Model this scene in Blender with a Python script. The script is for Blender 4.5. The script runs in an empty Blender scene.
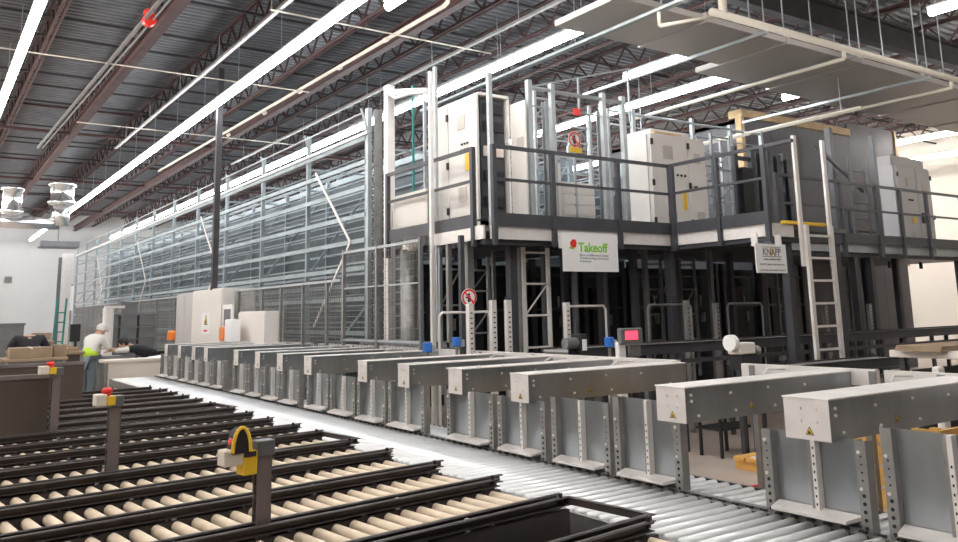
import bpy, math, random
from mathutils import Vector, Matrix, Euler
random.seed(7)
S = bpy.context.scene
COL = S.collection

# ------------------------------------------------------------------ camera, exposure, world
F, PX, PY = 814.34, 476.61, 174.54
YAW, PITCH, ROLL = 0.598620, 0.167177, -0.020752
cd = bpy.data.cameras.new('camera'); cam = bpy.data.objects.new('camera', cd); COL.objects.link(cam)
fw = Vector((math.sin(YAW)*math.cos(PITCH), math.cos(YAW)*math.cos(PITCH), math.sin(PITCH)))
rt = Vector((math.cos(YAW), -math.sin(YAW), 0)); up = rt.cross(fw)
r2 = math.cos(ROLL)*rt + math.sin(ROLL)*up; u2 = -math.sin(ROLL)*rt + math.cos(ROLL)*up
M = Matrix((r2, u2, -fw)).transposed().to_4x4(); M.translation = (0, 0, 1.7)
cam.matrix_world = M
cd.sensor_fit = 'HORIZONTAL'; cd.sensor_width = 36; cd.lens = F/958*36
cd.shift_x = (479-PX)/958; cd.shift_y = -(271-PY)/958
cd.clip_start = .05; cd.clip_end = 200
S.camera = cam
S.view_settings.view_transform = 'Standard'; S.view_settings.look = 'None'
S.view_settings.exposure = 0.58; S.view_settings.gamma = 1; S.view_settings.use_curve_mapping = False
S.cycles.use_denoising = True; S.cycles.max_bounces = 6; S.cycles.sample_clamp_indirect = 6
w = bpy.data.worlds.new('hall_air'); S.world = w; w.use_nodes = True
w.node_tree.nodes['Background'].inputs[0].default_value = (.75, .82, .9, 1)
w.node_tree.nodes['Background'].inputs[1].default_value = .2
LAMP = 20.0

# ------------------------------------------------------------------ materials
def mat(name, col, rough=.5, metal=0, noise=0, nscale=8, bump=0, emit=0, ecol=None, alpha=1, stretch=None):
    m = bpy.data.materials.new(name); m.use_nodes = True; nt = m.node_tree; b = nt.nodes['Principled BSDF']
    b.inputs['Base Color'].default_value = (*col, 1); b.inputs['Roughness'].default_value = rough
    b.inputs['Metallic'].default_value = metal
    if noise or bump:
        tc = nt.nodes.new('ShaderNodeTexCoord'); mp = nt.nodes.new('ShaderNodeMapping'); n = nt.nodes.new('ShaderNodeTexNoise')
        n.inputs['Scale'].default_value = nscale; n.inputs['Detail'].default_value = 4
        if stretch: mp.inputs['Scale'].default_value = stretch
        nt.links.new(tc.outputs['Object'], mp.inputs[0]); nt.links.new(mp.outputs[0], n.inputs['Vector'])
        if noise:
            r = nt.nodes.new('ShaderNodeValToRGB'); e = r.color_ramp.elements
            e[0].position = .3; e[1].position = .7
            e[0].color = (*[c*(1-noise) for c in col], 1); e[1].color = (*[min(1, c*(1+noise)) for c in col], 1)
            nt.links.new(n.outputs['Fac'], r.inputs[0]); nt.links.new(r.outputs[0], b.inputs['Base Color'])
        if bump:
            bp = nt.nodes.new('ShaderNodeBump'); bp.inputs['Strength'].default_value = bump; bp.inputs['Distance'].default_value = .02
            nt.links.new(n.outputs['Fac'], bp.inputs['Height']); nt.links.new(bp.outputs[0], b.inputs['Normal'])
    if emit:
        b.inputs['Emission Color'].default_value = (*(ecol or col), 1); b.inputs['Emission Strength'].default_value = emit
    if alpha < 1: b.inputs['Alpha'].default_value = alpha
    return m
G = dict(
 floor=mat('concrete_floor', (.50, .42, .36), .45, 0, .12, 1.5),
 wall=mat('white_block_wall', (.60, .61, .61), .8, 0, .04, .6),
 cream=mat('cream_painted_wall', (.86, .80, .72), .8, 0, .03, .6),
 deck=mat('roof_deck_steel', (.165, .175, .19), .5, .3, .18, 2),
 joist=mat('red_primer_steel', (.075, .036, .034), .6, .1, .3, 3),
 joistdark=mat('dark_primer_steel', (.055, .05, .055), .6, .1, .2, 3),
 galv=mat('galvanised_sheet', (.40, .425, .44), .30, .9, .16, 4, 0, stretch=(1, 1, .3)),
 galvlt=mat('galvanised_light', (.82, .785, .755), .45, .35, .06, 7),  # slight warm tint holds the warm light cast on the gate ends
 zinc=mat('zinc_steel', (.45, .485, .50), .45, .5, .08, 6),
 rackst=mat('rack_steel', (.34, .40, .43), .45, .45, .12, 4),
 slot=mat('slotted_post_steel', (.33, .325, .315), .42, .65, .14, 10),
 hole=mat('punched_hole', (.02, .02, .02), .8),
 roller=mat('polished_roller', (.84, .85, .86), .38, .35, .03, 12),
 tan=mat('tan_plastic_roller', (.80, .66, .50), .5, 0, .06, 14),
 black=mat('black_rail', (.070, .055, .052), .42, .1, .15, 8),
 blackm=mat('black_matt', (.018, .018, .02), .6),
 char=mat('charcoal_paint', (.060, .062, .072), .45, .2, .1, 5),
 charlt=mat('grey_painted_steel', (.16, .165, .175), .45, .3, .1, 5),
 cab=mat('light_grey_cabinet', (.78, .745, .70), .5, 0, .02, 3),
 cabg=mat('mid_grey_cabinet', (.52, .50, .50), .5, 0, .02, 3),
 vent=mat('vent_grille', (.55, .50, .46), .6),
 duct=mat('duct_sheet', (.56, .53, .50), .5, .15, .04, 1.2),
 pipe=mat('cream_pipe', (.80, .74, .64), .45),
 post=mat('brown_grey_post', (.20, .165, .16), .5, .2, .08, 6),
 brown=mat('brown_board', (.085, .066, .052), .6, 0, .12, 3),
 tote=mat('grey_tote', (.17, .175, .18), .6, 0, .1, 4),
 card=mat('cardboard', (.33, .24, .16), .8, 0, .12, 5),
 wood=mat('yellow_timber', (.80, .46, .12), .6, 0, .15, 6),
 ply=mat('plywood', (.66, .47, .26), .7, 0, .15, 6),
 white=mat('white_sheet', (.88, .88, .87), .5),
 red=mat('red_plastic', (.80, .03, .02), .35),
 orange=mat('orange_plastic', (.85, .22, .03), .4),
 yellow=mat('yellow_plastic', (.85, .55, .03), .4),
 green=mat('logo_green', (.25, .60, .03), .5),
 greenb=mat('green_belt', (.02, .16, .05), .5),
 teal=mat('teal_paint', (.02, .22, .20), .5),
 blue=mat('blue_plastic', (.03, .17, .62), .4),
 ink=mat('grey_ink', (.22, .22, .25), .6),
 beige=mat('beige_plastic', (.74, .66, .58), .5),
 screen=mat('red_screen', (.9, .08, .12), .3, emit=1.2, ecol=(1, .05, .1)),
 lampcool=mat('lamp_cool', (1, 1, 1), .5, emit=LAMP, ecol=(.93, .96, 1)),
 lampwarm=mat('lamp_warm', (1, 1, 1), .5, emit=LAMP, ecol=(1, .95, .90)),
 rackshade=mat('slate_shade_sheet', (.085, .105, .12), .5, .2, .15, 3),
 enclosure=mat('grey_panel', (.115, .11, .12), .6, 0, .04, 2),
 bayshade=mat('dark_blue_shade_sheet', (.035, .05, .065), .35, .3, .2, 2),
 shiny=mat('spiral_duct_steel', (.8, .8, .8), .22, .9, .1, 4),
 skin=mat('skin', (.50, .29, .20), .55), hair=mat('hair', (.02, .015, .012), .7),
 hivis=mat('hi_vis_yellow', (.55, .80, .03), .6), clothw=mat('white_cotton', (.75, .74, .70), .8),
 clothb=mat('black_cotton', (.02, .02, .025), .85), jeans=mat('grey_denim', (.16, .20, .23), .8),
)

# ------------------------------------------------------------------ mesh helpers
class MB:
    def __init__(s): s.v = []; s.f = []
    def add(s, vs, fs):
        n = len(s.v); s.v += [tuple(p) for p in vs]; s.f += [tuple(i+n for i in f) for f in fs]; return s
    def box(s, x0, x1, y0, y1, z0, z1):
        return s.add([(x0,y0,z0),(x1,y0,z0),(x1,y1,z0),(x0,y1,z0),(x0,y0,z1),(x1,y0,z1),(x1,y1,z1),(x0,y1,z1)],
            [(0,3,2,1),(4,5,6,7),(0,1,5,4),(1,2,6,5),(2,3,7,6),(3,0,4,7)])
    def bar(s, a, b, wd, ht=None, up=(0,0,1)):
        a = Vector(a); b = Vector(b); d = (b-a).normalized(); u = Vector(up)
        if abs(d.dot(u)) > .99: u = Vector((0,1,0))
        r = d.cross(u).normalized()*wd/2; u = r.cross(d).normalized()*(ht or wd)/2
        vs = [a-r-u, a+r-u, a+r+u, a-r+u, b-r-u, b+r-u, b+r+u, b-r+u]
        return s.add(vs, [(0,3,2,1),(4,5,6,7),(0,1,5,4),(1,2,6,5),(2,3,7,6),(3,0,4,7)])
    def cyl(s, a, b, r, n=10, r2=None):
        a = Vector(a); b = Vector(b); d = (b-a).normalized(); u = Vector((0,0,1)) if abs(d.z) < .9 else Vector((1,0,0))
        x = d.cross(u).normalized(); y = d.cross(x); r2 = r if r2 is None else r2
        vs = [a+(x*math.cos(t)+y*math.sin(t))*r for t in [2*math.pi*k/n for k in range(n)]]
        vs += [b+(x*math.cos(t)+y*math.sin(t))*r2 for t in [2*math.pi*k/n for k in range(n)]]
        fs = [(k, (k+1) % n, n+(k+1) % n, n+k) for k in range(n)] + [tuple(range(n))[::-1], tuple(range(n, 2*n))]
        return s.add(vs, fs)
    def tube(s, pts, r, n=8):
        for a, b in zip(pts, pts[1:]): s.cyl(a, b, r, n)
        return s
    def chan(s, a, b, wd, ht, t=.004, up=(0,0,1), op=1):        # open C profile: web and two flanges, open to the +/- side
        a = Vector(a); b = Vector(b); d = (b-a).normalized(); u = Vector(up)
        if abs(d.dot(u)) > .99: u = Vector((0,1,0))
        r = d.cross(u).normalized()*op; u = r.cross(d).normalized()*op
        s.bar(a-r*(wd/2-t/2), b-r*(wd/2-t/2), t, ht, up=u)
        s.bar(a+u*(ht/2-t/2), b+u*(ht/2-t/2), wd, t, up=u)
        s.bar(a-u*(ht/2-t/2), b-u*(ht/2-t/2), wd, t, up=u)
        return s
    def lathe(s, c, prof, n=16):
        k0 = len(s.v)
        for r, z in prof:
            for k in range(n):
                t = 2*math.pi*k/n; s.v.append((c[0]+r*math.cos(t), c[1]+r*math.sin(t), c[2]+z))
        for i in range(len(prof)-1):
            for k in range(n):
                s.f.append((k0+i*n+k, k0+i*n+(k+1) % n, k0+(i+1)*n+(k+1) % n, k0+(i+1)*n+k))
        s.f.append(tuple(k0+k for k in range(n))[::-1]); s.f.append(tuple(k0+(len(prof)-1)*n+k for k in range(n)))
        return s
    def ball(s, c, r, n=10, sz=(1,1,1)):
        m = n//2+1; k0 = len(s.v)
        for i in range(m+1):
            a = math.pi*i/m
            for k in range(n):
                t = 2*math.pi*k/n
                s.v.append((c[0]+r*sz[0]*math.sin(a)*math.cos(t), c[1]+r*sz[1]*math.sin(a)*math.sin(t), c[2]+r*sz[2]*math.cos(a)))
        for i in range(m):
            for k in range(n): s.f.append((k0+i*n+k, k0+(i+1)*n+k, k0+(i+1)*n+(k+1) % n, k0+i*n+(k+1) % n))
        return s
    def mesh(s, name, m):
        me = bpy.data.meshes.new(name); me.from_pydata(s.v, [], s.f); me.materials.append(G[m] if isinstance(m, str) else m); return me
    def put(s, name, m, parent=None, smooth=False, bevel=0, **kw):
        me = s.mesh(name, m)
        if smooth: me.shade_smooth()
        return link(name, me, parent, bevel=bevel, **kw)
def link(name, me, parent=None, loc=None, rz=None, bevel=0, label=None, cat=None, group=None, kind=None):
    o = bpy.data.objects.new(name, me); COL.objects.link(o)
    if parent: o.parent = parent
    if loc: o.location = loc
    if rz is not None: o.rotation_euler.z = rz
    if bevel:
        b = o.modifiers.new('bevel', 'BEVEL'); b.width = bevel; b.segments = 2; b.limit_method = 'ANGLE'
    tag(o, label, cat, group, kind); return o
def tag(o, label=None, cat=None, group=None, kind=None):
    if label: o['label'] = label
    if cat: o['category'] = cat
    if group: o['group'] = group
    if kind: o['kind'] = kind
def thing(name, label, cat, loc=(0,0,0), rz=0, group=None):
    o = bpy.data.objects.new(name, None); COL.objects.link(o); o.location = loc; o.rotation_euler.z = rz; o.empty_display_size = .1
    tag(o, label, cat, group); return o
ORD = ['first','second','third','fourth','fifth','sixth','seventh','eighth','ninth','tenth','eleventh','twelfth','thirteenth','fourteenth','fifteenth','sixteenth','seventeenth','eighteenth','nineteenth','twentieth']
def text(body, size, m, parent, loc, rot, name='lettering', width=None, bold=0, ext=.002, label=None):
    c = bpy.data.curves.new(name, 'FONT'); c.body = body; c.size = size; c.extrude = ext; c.offset = bold; c.resolution_u = 3
    o = bpy.data.objects.new(name, c); COL.objects.link(o)
    bpy.context.view_layer.update()
    me = bpy.data.meshes.new_from_object(o); bpy.data.objects.remove(o)
    me.materials.clear(); me.materials.append(G[m])
    o = bpy.data.objects.new(name, me); COL.objects.link(o); o.parent = parent; o.location = loc; o.rotation_euler = rot
    if width:
        xs = [v.co.x for v in me.vertices]; k = width/(max(xs)-min(xs))
        for v in me.vertices: v.co.x *= k
    if label: o['label'] = label
    return o

# ------------------------------------------------------------------ the hall
X0, X1, Y0, Y1, ZR = -12.0, 30.0, -26.0, 54.0, 7.95
MB().box(X0-.2, X1+.2, Y0-.2, Y1+.2, -.2, 0).put('floor', 'floor', kind='structure')
MB().box(X0-.2, X1+.2, Y1, Y1+.2, 0, ZR+.1).put('wall_back', 'wall', kind='structure')
MB().box(X1, X1+.2, Y0-.2, Y1, 0, ZR+.1).put('wall_right', 'cream', kind='structure')
MB().box(X0-.2, X0, Y0-.2, Y1, 0, ZR+.1).put('wall_left', 'wall', kind='structure')
MB().box(X0-.2, X1+.2, Y0-.2, Y0, 0, ZR+.1).put('wall_front', 'wall', kind='structure')
# corrugated roof deck: ribs run across (along x)
m = MB(); y = Y0; p = .20; prof = []
while y < Y1:
    prof += [(y, ZR), (y+.09, ZR), (y+.115, ZR+.045), (y+.175, ZR+.045)]; y += p
vs = [(X0, a, b) for a, b in prof]+[(X1, a, b) for a, b in prof]; n = len(prof)
m.add(vs, [(k, k+1, n+k+1, n+k) for k in range(n-1)]); m.put('ceiling', 'deck', kind='structure')

# cross girders (along x) and open-web joists (along y)
BT, TT = 7.3, 7.86
gy = [-9.0, 8.3, 26.2, 35.5, 45.0]
for i, yy in enumerate(gy):
    xa = 10.2 if yy == 8.3 else X0
    lab = ['roof girder behind the camera', 'deep black roof girder behind the duct hangers', 'slim red-brown girder crossing the roof, nearest of three', 'slim red-brown girder crossing the roof, second of three', 'slim red-brown girder by the back wall'][i]
    t = thing('roof_girder', lab, 'girder', (0, yy, 0), group='roof girders')
    if i < 2:
        MB().box(xa, X1, -.10, .10, 6.75, 6.80).box(xa, X1, -.015, .015, 6.80, 7.22).put('bottom_chord', 'joistdark', t)
        MB().box(xa, X1, -.10, .10, 7.22, 7.27).put('top_chord', 'joistdark', t)
    else:
        MB().box(xa, X1, -.06, .06, 7.12, 7.20).put('bottom_chord', 'joist', t); MB().box(xa, X1, -.05, .05, 7.88, 7.93).put('top_chord', 'joist', t)
jx = [-11.5+1.66*k for k in range(25)]
def webset(xx, ya, yb):
    out = []; y = ya
    while y < yb-.2:
        out.append(((0, y, BT+.04), (0, y+.42, TT-.04))); out.append(((0, y+.42, TT-.04), (0, y+.84, BT+.04))); y += .84
    return out
wa = MB().bar((0,0,BT+.04), (0,.42,TT-.04), .035, .035).mesh('web_bar', 'joist')
wb = MB().bar((0,.42,TT-.04), (0,.84,BT+.04), .035, .035).mesh('web_bar', 'joist')
for i, xx in enumerate(jx):
    t = thing('roof_joist', 'open-web roof joist along the hall, %s row from the left wall' % (ORD[i] if i < 20 else 'twenty-' + ORD[i-20]), 'joist', (xx, 0, 0), group='open-web roof joists')
    MB().bar((-.045, Y0, BT), (-.045, Y1, BT), .05, .05).bar((.045, Y0, BT), (.045, Y1, BT), .05, .05).put('bottom_chord', 'joist', t)
    MB().bar((-.045, Y0, TT), (-.045, Y1, TT), .05, .05).bar((.045, Y0, TT), (.045, Y1, TT), .05, .05).put('top_chord', 'joist', t)
    y = 7.0 if xx < 14 else 5.0
    y1 = 22.12 if 1 < xx < 16 else y
    yy = y
    while yy < y1-.1:
        link('web_bar', wa, t, (0, yy, 0)); link('web_bar', wb, t, (0, yy, 0)); yy += .84
    m = MB()
    for a, b in webset(xx, yy, Y1-1) + webset(xx, Y0+.3, y): m.bar(a, b, .035, .035)
    m.put('far_web_bars', 'joist', t, kind='stuff')
# two heavier dark beams along the hall above the racks
for xx, lab in ((7.45, 'thick dark brown roof beam above the rack front'), (3.35, 'thick red roof beam beside the upper left lamp row')):
    t = thing('roof_beam', lab, 'beam', (xx, 0, 0))
    MB().box(-.09, .09, 9, Y1, 6.99, 7.02).box(-.012, .012, 9, Y1, 7.02, 7.24).put('bottom_flange', 'joist', t)
    MB().box(-.09, .09, 9, Y1, 7.24, 7.27).put('top_flange', 'joist', t)
# bridging rods and thin cables across
for k, yy in enumerate([11.5, 14.5, 17.8, 20.6, 23.4, 28.5, 31.5, 38.5, 41.5]):
    t = thing('joist_bridging', 'dark bridging bars tying the roof joists, %s line from the camera' % ORD[k], 'bracing', (0, yy, 0), group='joist bridging')
    MB().bar((X0, 0, BT+.06), (X1, 0, BT+.06), .045).put('lower_bar', 'joistdark', t); MB().bar((X0, .03, TT-.06), (X1, .03, TT-.06), .045).put('upper_bar', 'joistdark', t)
for yy, z, xa, xb, lab in ((17.2, 6.8, .2, 7.1, 'thin pale cable crossing between the lamp rows, upper left'), (12.6, 6.75, 4.5, 9.0, 'thin pale cable crossing above the rack front'), (22.5, 6.7, 3, 8.9, 'thin pale conduit crossing at mid hall')):
    MB().cyl((xa, yy, z), (xb, yy, z-.02), .014, 6).put('ceiling_cable', 'pipe', label=lab, cat='cable')
# lamp rows
def lamps(x, ya, yb, z, mt, lab, hang=True):
    t = thing('strip_light', lab, 'lamp', (x, 0, z)); y = ya
    while y < yb-.2:
        e = min(y+2.4, yb)
        lt = MB().cyl((0, y+.01, 0), (0, e-.01, 0), .07, 10).put('lamp_tube', mt, t)
        MB().box(-.07, .07, y, e, .065, .10).put('housing', 'white', t)
        if hang: MB().cyl((0, y+.1, .07), (0, y+.1, BT-z), .006, 5).put('hanger_wire', 'zinc', t)
        y = e
lamps(5.07, 1.5, 53, 6.3, 'lampcool', 'long continuous row of bright strip lights crossing the upper left')
lamps(1.15, 1.5, 53, 6.3, 'lampwarm', 'bright strip light row at the far upper left corner')
lamps(5.56, 1.5, 10.45, 6.3, 'lampwarm', 'short strip light row just right of the long row, at the top edge')
lamps(8.8, 9.6, 50, 6.3, 'lampcool', 'strip light row above the white cabinet and the tall rack')
lamps(13.25, 9.9, 50, 6.3, 'lampcool', 'strip light row ending below the wide duct')
lamps(11.45, 9.2, 11.4, 6.3, 'lampcool', 'single short strip light left of the wide duct')
lamps(13.1, -3, 6.2, 6.3, 'lampwarm', 'strip light at the upper right corner')
lamps(15.75, 10.1, 10.8, 6.3, 'lampcool', 'short strip light seen behind the duct on the right')
lamps(17.6, 17, 50, 6.3, 'lampcool', 'strip light row behind the grey panelled enclosure')
lamps(23.2, 2, 50, 6.3, 'lampwarm', 'strip light row above the right end of the enclosure')
lamps(26.5, 2, 50, 6.3, 'lampwarm', 'strip light row in front of the cream wall')
lamps(-2.8, -3, 50, 6.3, 'lampwarm', 'strip light row left of the camera')
lamps(-6.6, -3, 50, 6.3, 'lampwarm', 'strip light row by the left wall')
lamps(1.15, -4, 1.4, 6.3, 'lampwarm', 'strip light row above the camera')

# building column and others
MB().box(5.24, 5.36, 17.94, 18.06, 0, 7.28).put('building_column', 'joistdark', label='slim black building column in front of the long rack', cat='column')
# pipes and trays under the roof
t = thing('sprinkler_pipe', 'long cream sprinkler pipe with an upturned end right of the lamp row', 'pipe')
MB().cyl((7.1, 11.3, 6.9), (6.75, 30, 6.9), .038, 10).put('pipe_run', 'pipe', t, True)
MB().tube([(7.1, 11.3, 6.9), (7.1, 11.18, 6.93), (7.1, 11.15, 7.0), (7.1, 11.15, 7.28)], .038).put('elbow', 'pipe', t, True)
for yy in (13.3, 15.4, 17.6, 20, 23): MB().cyl((7.06, yy, 6.9), (7.06, yy+.1, 6.9), .05, 10).put('coupling', 'pipe', t)
t = thing('conduit_tray', 'grey conduit pair with a red coupling, upper left', 'conduit')
MB().bar((2.97, 9, 6.8), (2.6, 27, 6.8), .05, .06).put('conduit', 'slot', t)
MB().bar((3.09, 9, 6.8), (2.72, 27, 6.8), .03, .03).put('conduit', 'zinc', t)
MB().cyl((2.94, 14.2, 6.80), (2.94, 14.35, 6.80), .11, 14).ball((2.93, 14.3, 6.93), .09).put('red_coupling', 'red', t, label='red coupling ring')
for x, ya, yb, lab in ((4.68, 9, 26, 'grey conduit run left of the long lamp row'), (8.5, 7.5, 27, 'pale grey strut channel above the rack posts'), (9.55, 6.5, 20, 'slim brownish conduit near the duct end')):
    t = thing('ceiling_conduit', lab, 'conduit', (x, 0, 6.8))
    MB().bar((0, ya, 0), (-.1, yb, 0), .07, .05).put('channel', 'slot', t)
    for yy in range(int(ya)+1, int(yb), 3): MB().cyl((-.02, yy, 0), (-.02, yy, .55), .008, 5).put('hanger_rod', 'zinc', t)

# wide flat duct crossing the upper right, trapeze struts and cream main
t = thing('supply_duct', 'wide flat grey air duct hanging across the upper right', 'duct', (0, 0, 5.9))
for k, (xa, xb, yb) in enumerate([(7.60, 9.4, 8.98), (9.42, 11.35, 9.0), (11.37, 13.5, 9.55), (13.52, 15.6, 9.65), (15.62, 17.7, 9.7), (17.72, 20, 9.75), (20.02, 22.5, 9.8), (22.52, 26, 9.8)]):
    MB().box(xa, xb, 7.62, yb, 0, .10).put('duct_section', 'duct', t, bevel=.01)
    MB().box(xb-.03, xb+.05, 7.60, yb+.03, -.02, .13).put('flange', 'duct', t)
t = thing('trapeze_strut', 'grey strut channel under the left end of the duct with a capped end', 'strut', (8.2, 0, 5.78))
MB().chan((0, 6.95, 0), (.03, 14, 0), .09, .05, .01).put('channel', 'zinc', t)
MB().cyl((0, 6.9, 0), (0, 7.0, 0), .06, 10).put('end_cap', 'zinc', t)
for yy in (7.4, 9.2): MB().cyl((0, yy, .02), (0, yy, 1.5), .01, 6).put('hanger_rod', 'zinc', t)
for x, nm in ((10.4, 'grey strut crossing under the duct centre'), (12.7, 'grey strut crossing under the duct right of the cream drop'), (15.2, 'grey strut under the duct near the right edge')):
    t = thing('trapeze_strut', nm, 'strut', (x, 0, 5.82))
    MB().bar((0, 7.3, 0), (0, 11.5, 0), .05, .05).put('channel', 'zinc', t)
    MB().cyl((0, 7.35, .02), (0, 7.35, 1.45), .012, 6).put('hanger_rod', 'zinc', t)
t = thing('sprinkler_main', 'cream sprinkler main along the front edge of the duct', 'pipe')
MB().cyl((8.75, 7.0, 5.72), (24, 6.95, 5.72), .055, 12).put('main_pipe', 'pipe', t, True)
MB().cyl((9.0, 7.0, 5.72), (9.0, 7.0, 7.2), .06, 12).put('riser', 'pipe', t, True)
for xa, yb in ((8.0, 6.75), (11.9, 9.7), (15.3, 11.2)):
    if xa < 9:
        MB().tube([(9.0, 7.0, 5.72), (8.2, 7.45, 5.55), (8.2, 7.45, 5.75)], .028).put('branch_pipe', 'pipe', t, True)
    else:
        MB().tube([(xa, 7.0, 5.72), (xa, 7.0, 5.55), (xa, yb+2, 5.55)], .032).put('branch_pipe', 'pipe', t, True)
for xx in (9.6, 10.4, 11.1, 12.4, 13.1, 14.2, 15.1):
    MB().cyl((xx, 7.02, 5.72), (xx, 7.02, 7.2), .012, 6).put('hanger_rod', 'zinc', t)
for x in (14.0,):
    MB().cyl((x, 8, 5.25), (x, 14, 5.25), .028, 8).put('branch_line', 'pipe', label='cream branch pipe below the duct, by the enclosure top', cat='pipe')
    for yy in (8.4, 13.5): MB().cyl((x, yy, 5.27), (x, yy, 7.3), .01, 6).put('pipe_hanger', 'zinc', label='thin hanger rod of the low branch pipe, %s one' % ('near' if yy < 9 else 'far'), cat='rod')

# shiny spiral duct fittings and the hood far left
t = thing('spiral_duct', 'shiny spiral duct with two flanged drums at the far left', 'duct', (0, 32, 0))
for x, z0, z1, r in ((2.42, 5.35, 6.3, .36), (3.95, 5.75, 6.55, .45)):
    MB().lathe((x, 0, z0), [(r*.9, 0), (r, .05), (r, .12), (r*.85, .16), (r*.85, (z1-z0)-.16), (r, z1-z0-.12), (r, z1-z0)], 20).put('drum', 'shiny', t, True)
MB().cyl((1.2, 0, 5.08), (3.9, 0, 5.08), .22, 16).put('duct_run', 'shiny', t, True)
MB().cyl((3.95, 0, 5.0), (3.95, 0, 5.75), .28, 16).put('riser', 'shiny', t, True)
t = thing('ceiling_fan_hood', 'flat dark grey slab hanging on a rod by the back wall', 'hood', (4.9, 40, 4.85))
MB().box(-.75, .8, -.5, .5, 0, .28).put('slab', 'charlt', t, bevel=.03)
MB().cyl((0, 0, .28), (0, 0, 3), .03, 8).put('rod', 'charlt', t)
MB().box(4.0, 4.35, 53.9, 54, 3.9, 4.25).put('wall_vent', 'charlt', label='small dark square vent on the back wall', cat='vent')

# ------------------------------------------------------------------ main roller conveyor
CX0, CX1 = 3.12, 3.90
t = thing('transport_conveyor', 'long roller conveyor of shiny steel rollers running away between lanes and gates', 'conveyor', (0, 0, 0))
mr = MB().cyl((CX0+.02, 0, 0), (CX1-.02, 0, 0), .030, 12); mr.f.reverse(); mr = mr.mesh('roller', 'roller'); mr.shade_smooth()
for k in range(166): link('roller', mr, t, (0, 1.2+.095*k, .575))
MB().chan((CX0-.01, 1.1, .53), (CX0-.01, 17.0, .53), .03, .12).put('side_channel', 'slot', t)
MB().chan((CX1+.01, 1.1, .53), (CX1+.01, 17.0, .53), .03, .12, op=-1).put('side_channel', 'slot', t)
for y in [1.4+2.2*k for k in range(8)]:
    for x in (CX0, CX1): MB().bar((x, y, 0), (x, y, .47), .05).put('leg', 'slot', t)
m = MB()
for k in range(166): m.cyl((CX1-.02, 1.2+.095*k, .575), (CX1+.012, 1.2+.095*k, .575), .014, 6).box(CX1-.012, CX1+.004, 1.2+.095*k-.02, 1.2+.095*k+.02, .60, .612)
m.put('axle_ends', 'blackm', t, kind='stuff')

# ------------------------------------------------------------------ infeed lanes with tan rollers
SEP = [2.30, 2.92, 3.55, 4.17, 4.82, 5.48, 6.11, 6.75, 7.30, 7.92, 8.55, 9.16, 9.80, 10.40, 11.0, 11.6, 12.2, 12.8]
SK = math.atan(.115)
mt = MB().cyl((0, .085, 0), (0, .535, 0), .029, 12).mesh('roller', 'tan'); mt.shade_smooth()
stan = MB().bar((0, 0, .60), (0, 0, .69), .012, .012).box(-.014, .014, -.012, .012, .62, .65).mesh('stanchion', 'charlt')
clip = MB().box(-.009, .009, -.012, .012, .655, .715).mesh('clip', 'white')
for i, (ya, yb) in enumerate(zip(SEP, SEP[1:])):
    wdt = yb-ya; closed = i in (1, 6, 11)
    lab = 'dark-railed roller lane with tan rollers, %s from the camera' % ORD[i] + (', end closed' if closed else '')
    t = thing('roller_lane', lab, 'conveyor lane', (3.0, ya, 0), SK, 'roller lanes feeding the long conveyor')
    L = 3.9 if i < 8 else 3.3
    s = wdt/.62
    n = int(L/.104)
    for k in range(n):
        if i == 1 and k < 11: continue
        o = link('roller', mt, t, (-.10-.104*k, 0, .646)); o.scale.y = s
    for yy in (.055, wdt-.055):
        MB().chan((-L, yy, .597), (-.02, yy, .597), .03, .145, op=1 if yy < .3 else -1).put('side_channel', 'black', t)
    MB().box(-L, -.04, .08, wdt-.08, .50, .51).put('dark_gap_sheet', 'blackm', t)  # black sheet added so the gaps between rollers stay dark
    for yy in (.045, wdt-.045):
        e = .0 if closed else random.uniform(-.05, .03)
        MB().chan((-L, yy, .705), (e, yy, .705), .038, .042, .005).box(-L, e, yy-.012, yy+.004, .726, .729).put('guard_rail', 'black', t, bevel=.004)
        for k in range(9): link('stanchion', stan, t, (-.12-.42*k, yy, 0))
    for k in range(3): link('clip', clip, t, (-.7-1.1*k-random.random()*.3, .02, 0))
    if closed: MB().chan((0, .03, .708), (0, wdt-.03, .708), .034, .034, .005).put('end_guard', 'black', t)
    else: MB().box(-.03, -.0, .06, wdt-.06, .52, .62).put('end_plate', 'black', t)
    MB().cyl((-.06, wdt-.045, .70), (-.06, wdt-.045, .75), .012, 8).put('knob', 'blackm', t)
    for x in (-.35, -1.9, -3.2):
        for yy in (.055, wdt-.055): MB().bar((x, yy, 0), (x, yy, .52), .04).put('leg', 'black', t)
    if i == 1:
        MB().box(-1.05, -.06, .09, wdt-.09, .44, .47).put('drive_tray', 'blackm', t)
        MB().bar((-.95, .16, .50), (-.10, .30, .53), .03, .012).put('green_belt', 'greenb', t, label='green drive belt')
        MB().bar((-.95, .44, .50), (-.10, .44, .53), .012, .05).put('drive_plate', 'greenb', t)
        MB().box(-1.15, -.98, .15, .27, .47, .58).put('terminal_box', 'beige', t, bevel=.005)
        MB().box(-.93, -.83, .18, .28, .47, .56).put('motor', 'blackm', t, bevel=.01)
        m = MB()
        for a in range(26):
            for b in range(3): m.box(-2.2+a*.045, -2.18+a*.045, .088, .09, .50+.035*b, .512+.035*b)
        MB().box(-2.3, -1.05, .09, .11, .47, .62).put('perforated_plate', 'blackm', t)
        m.put('perforations', 'slot', t, kind='stuff')

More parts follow.
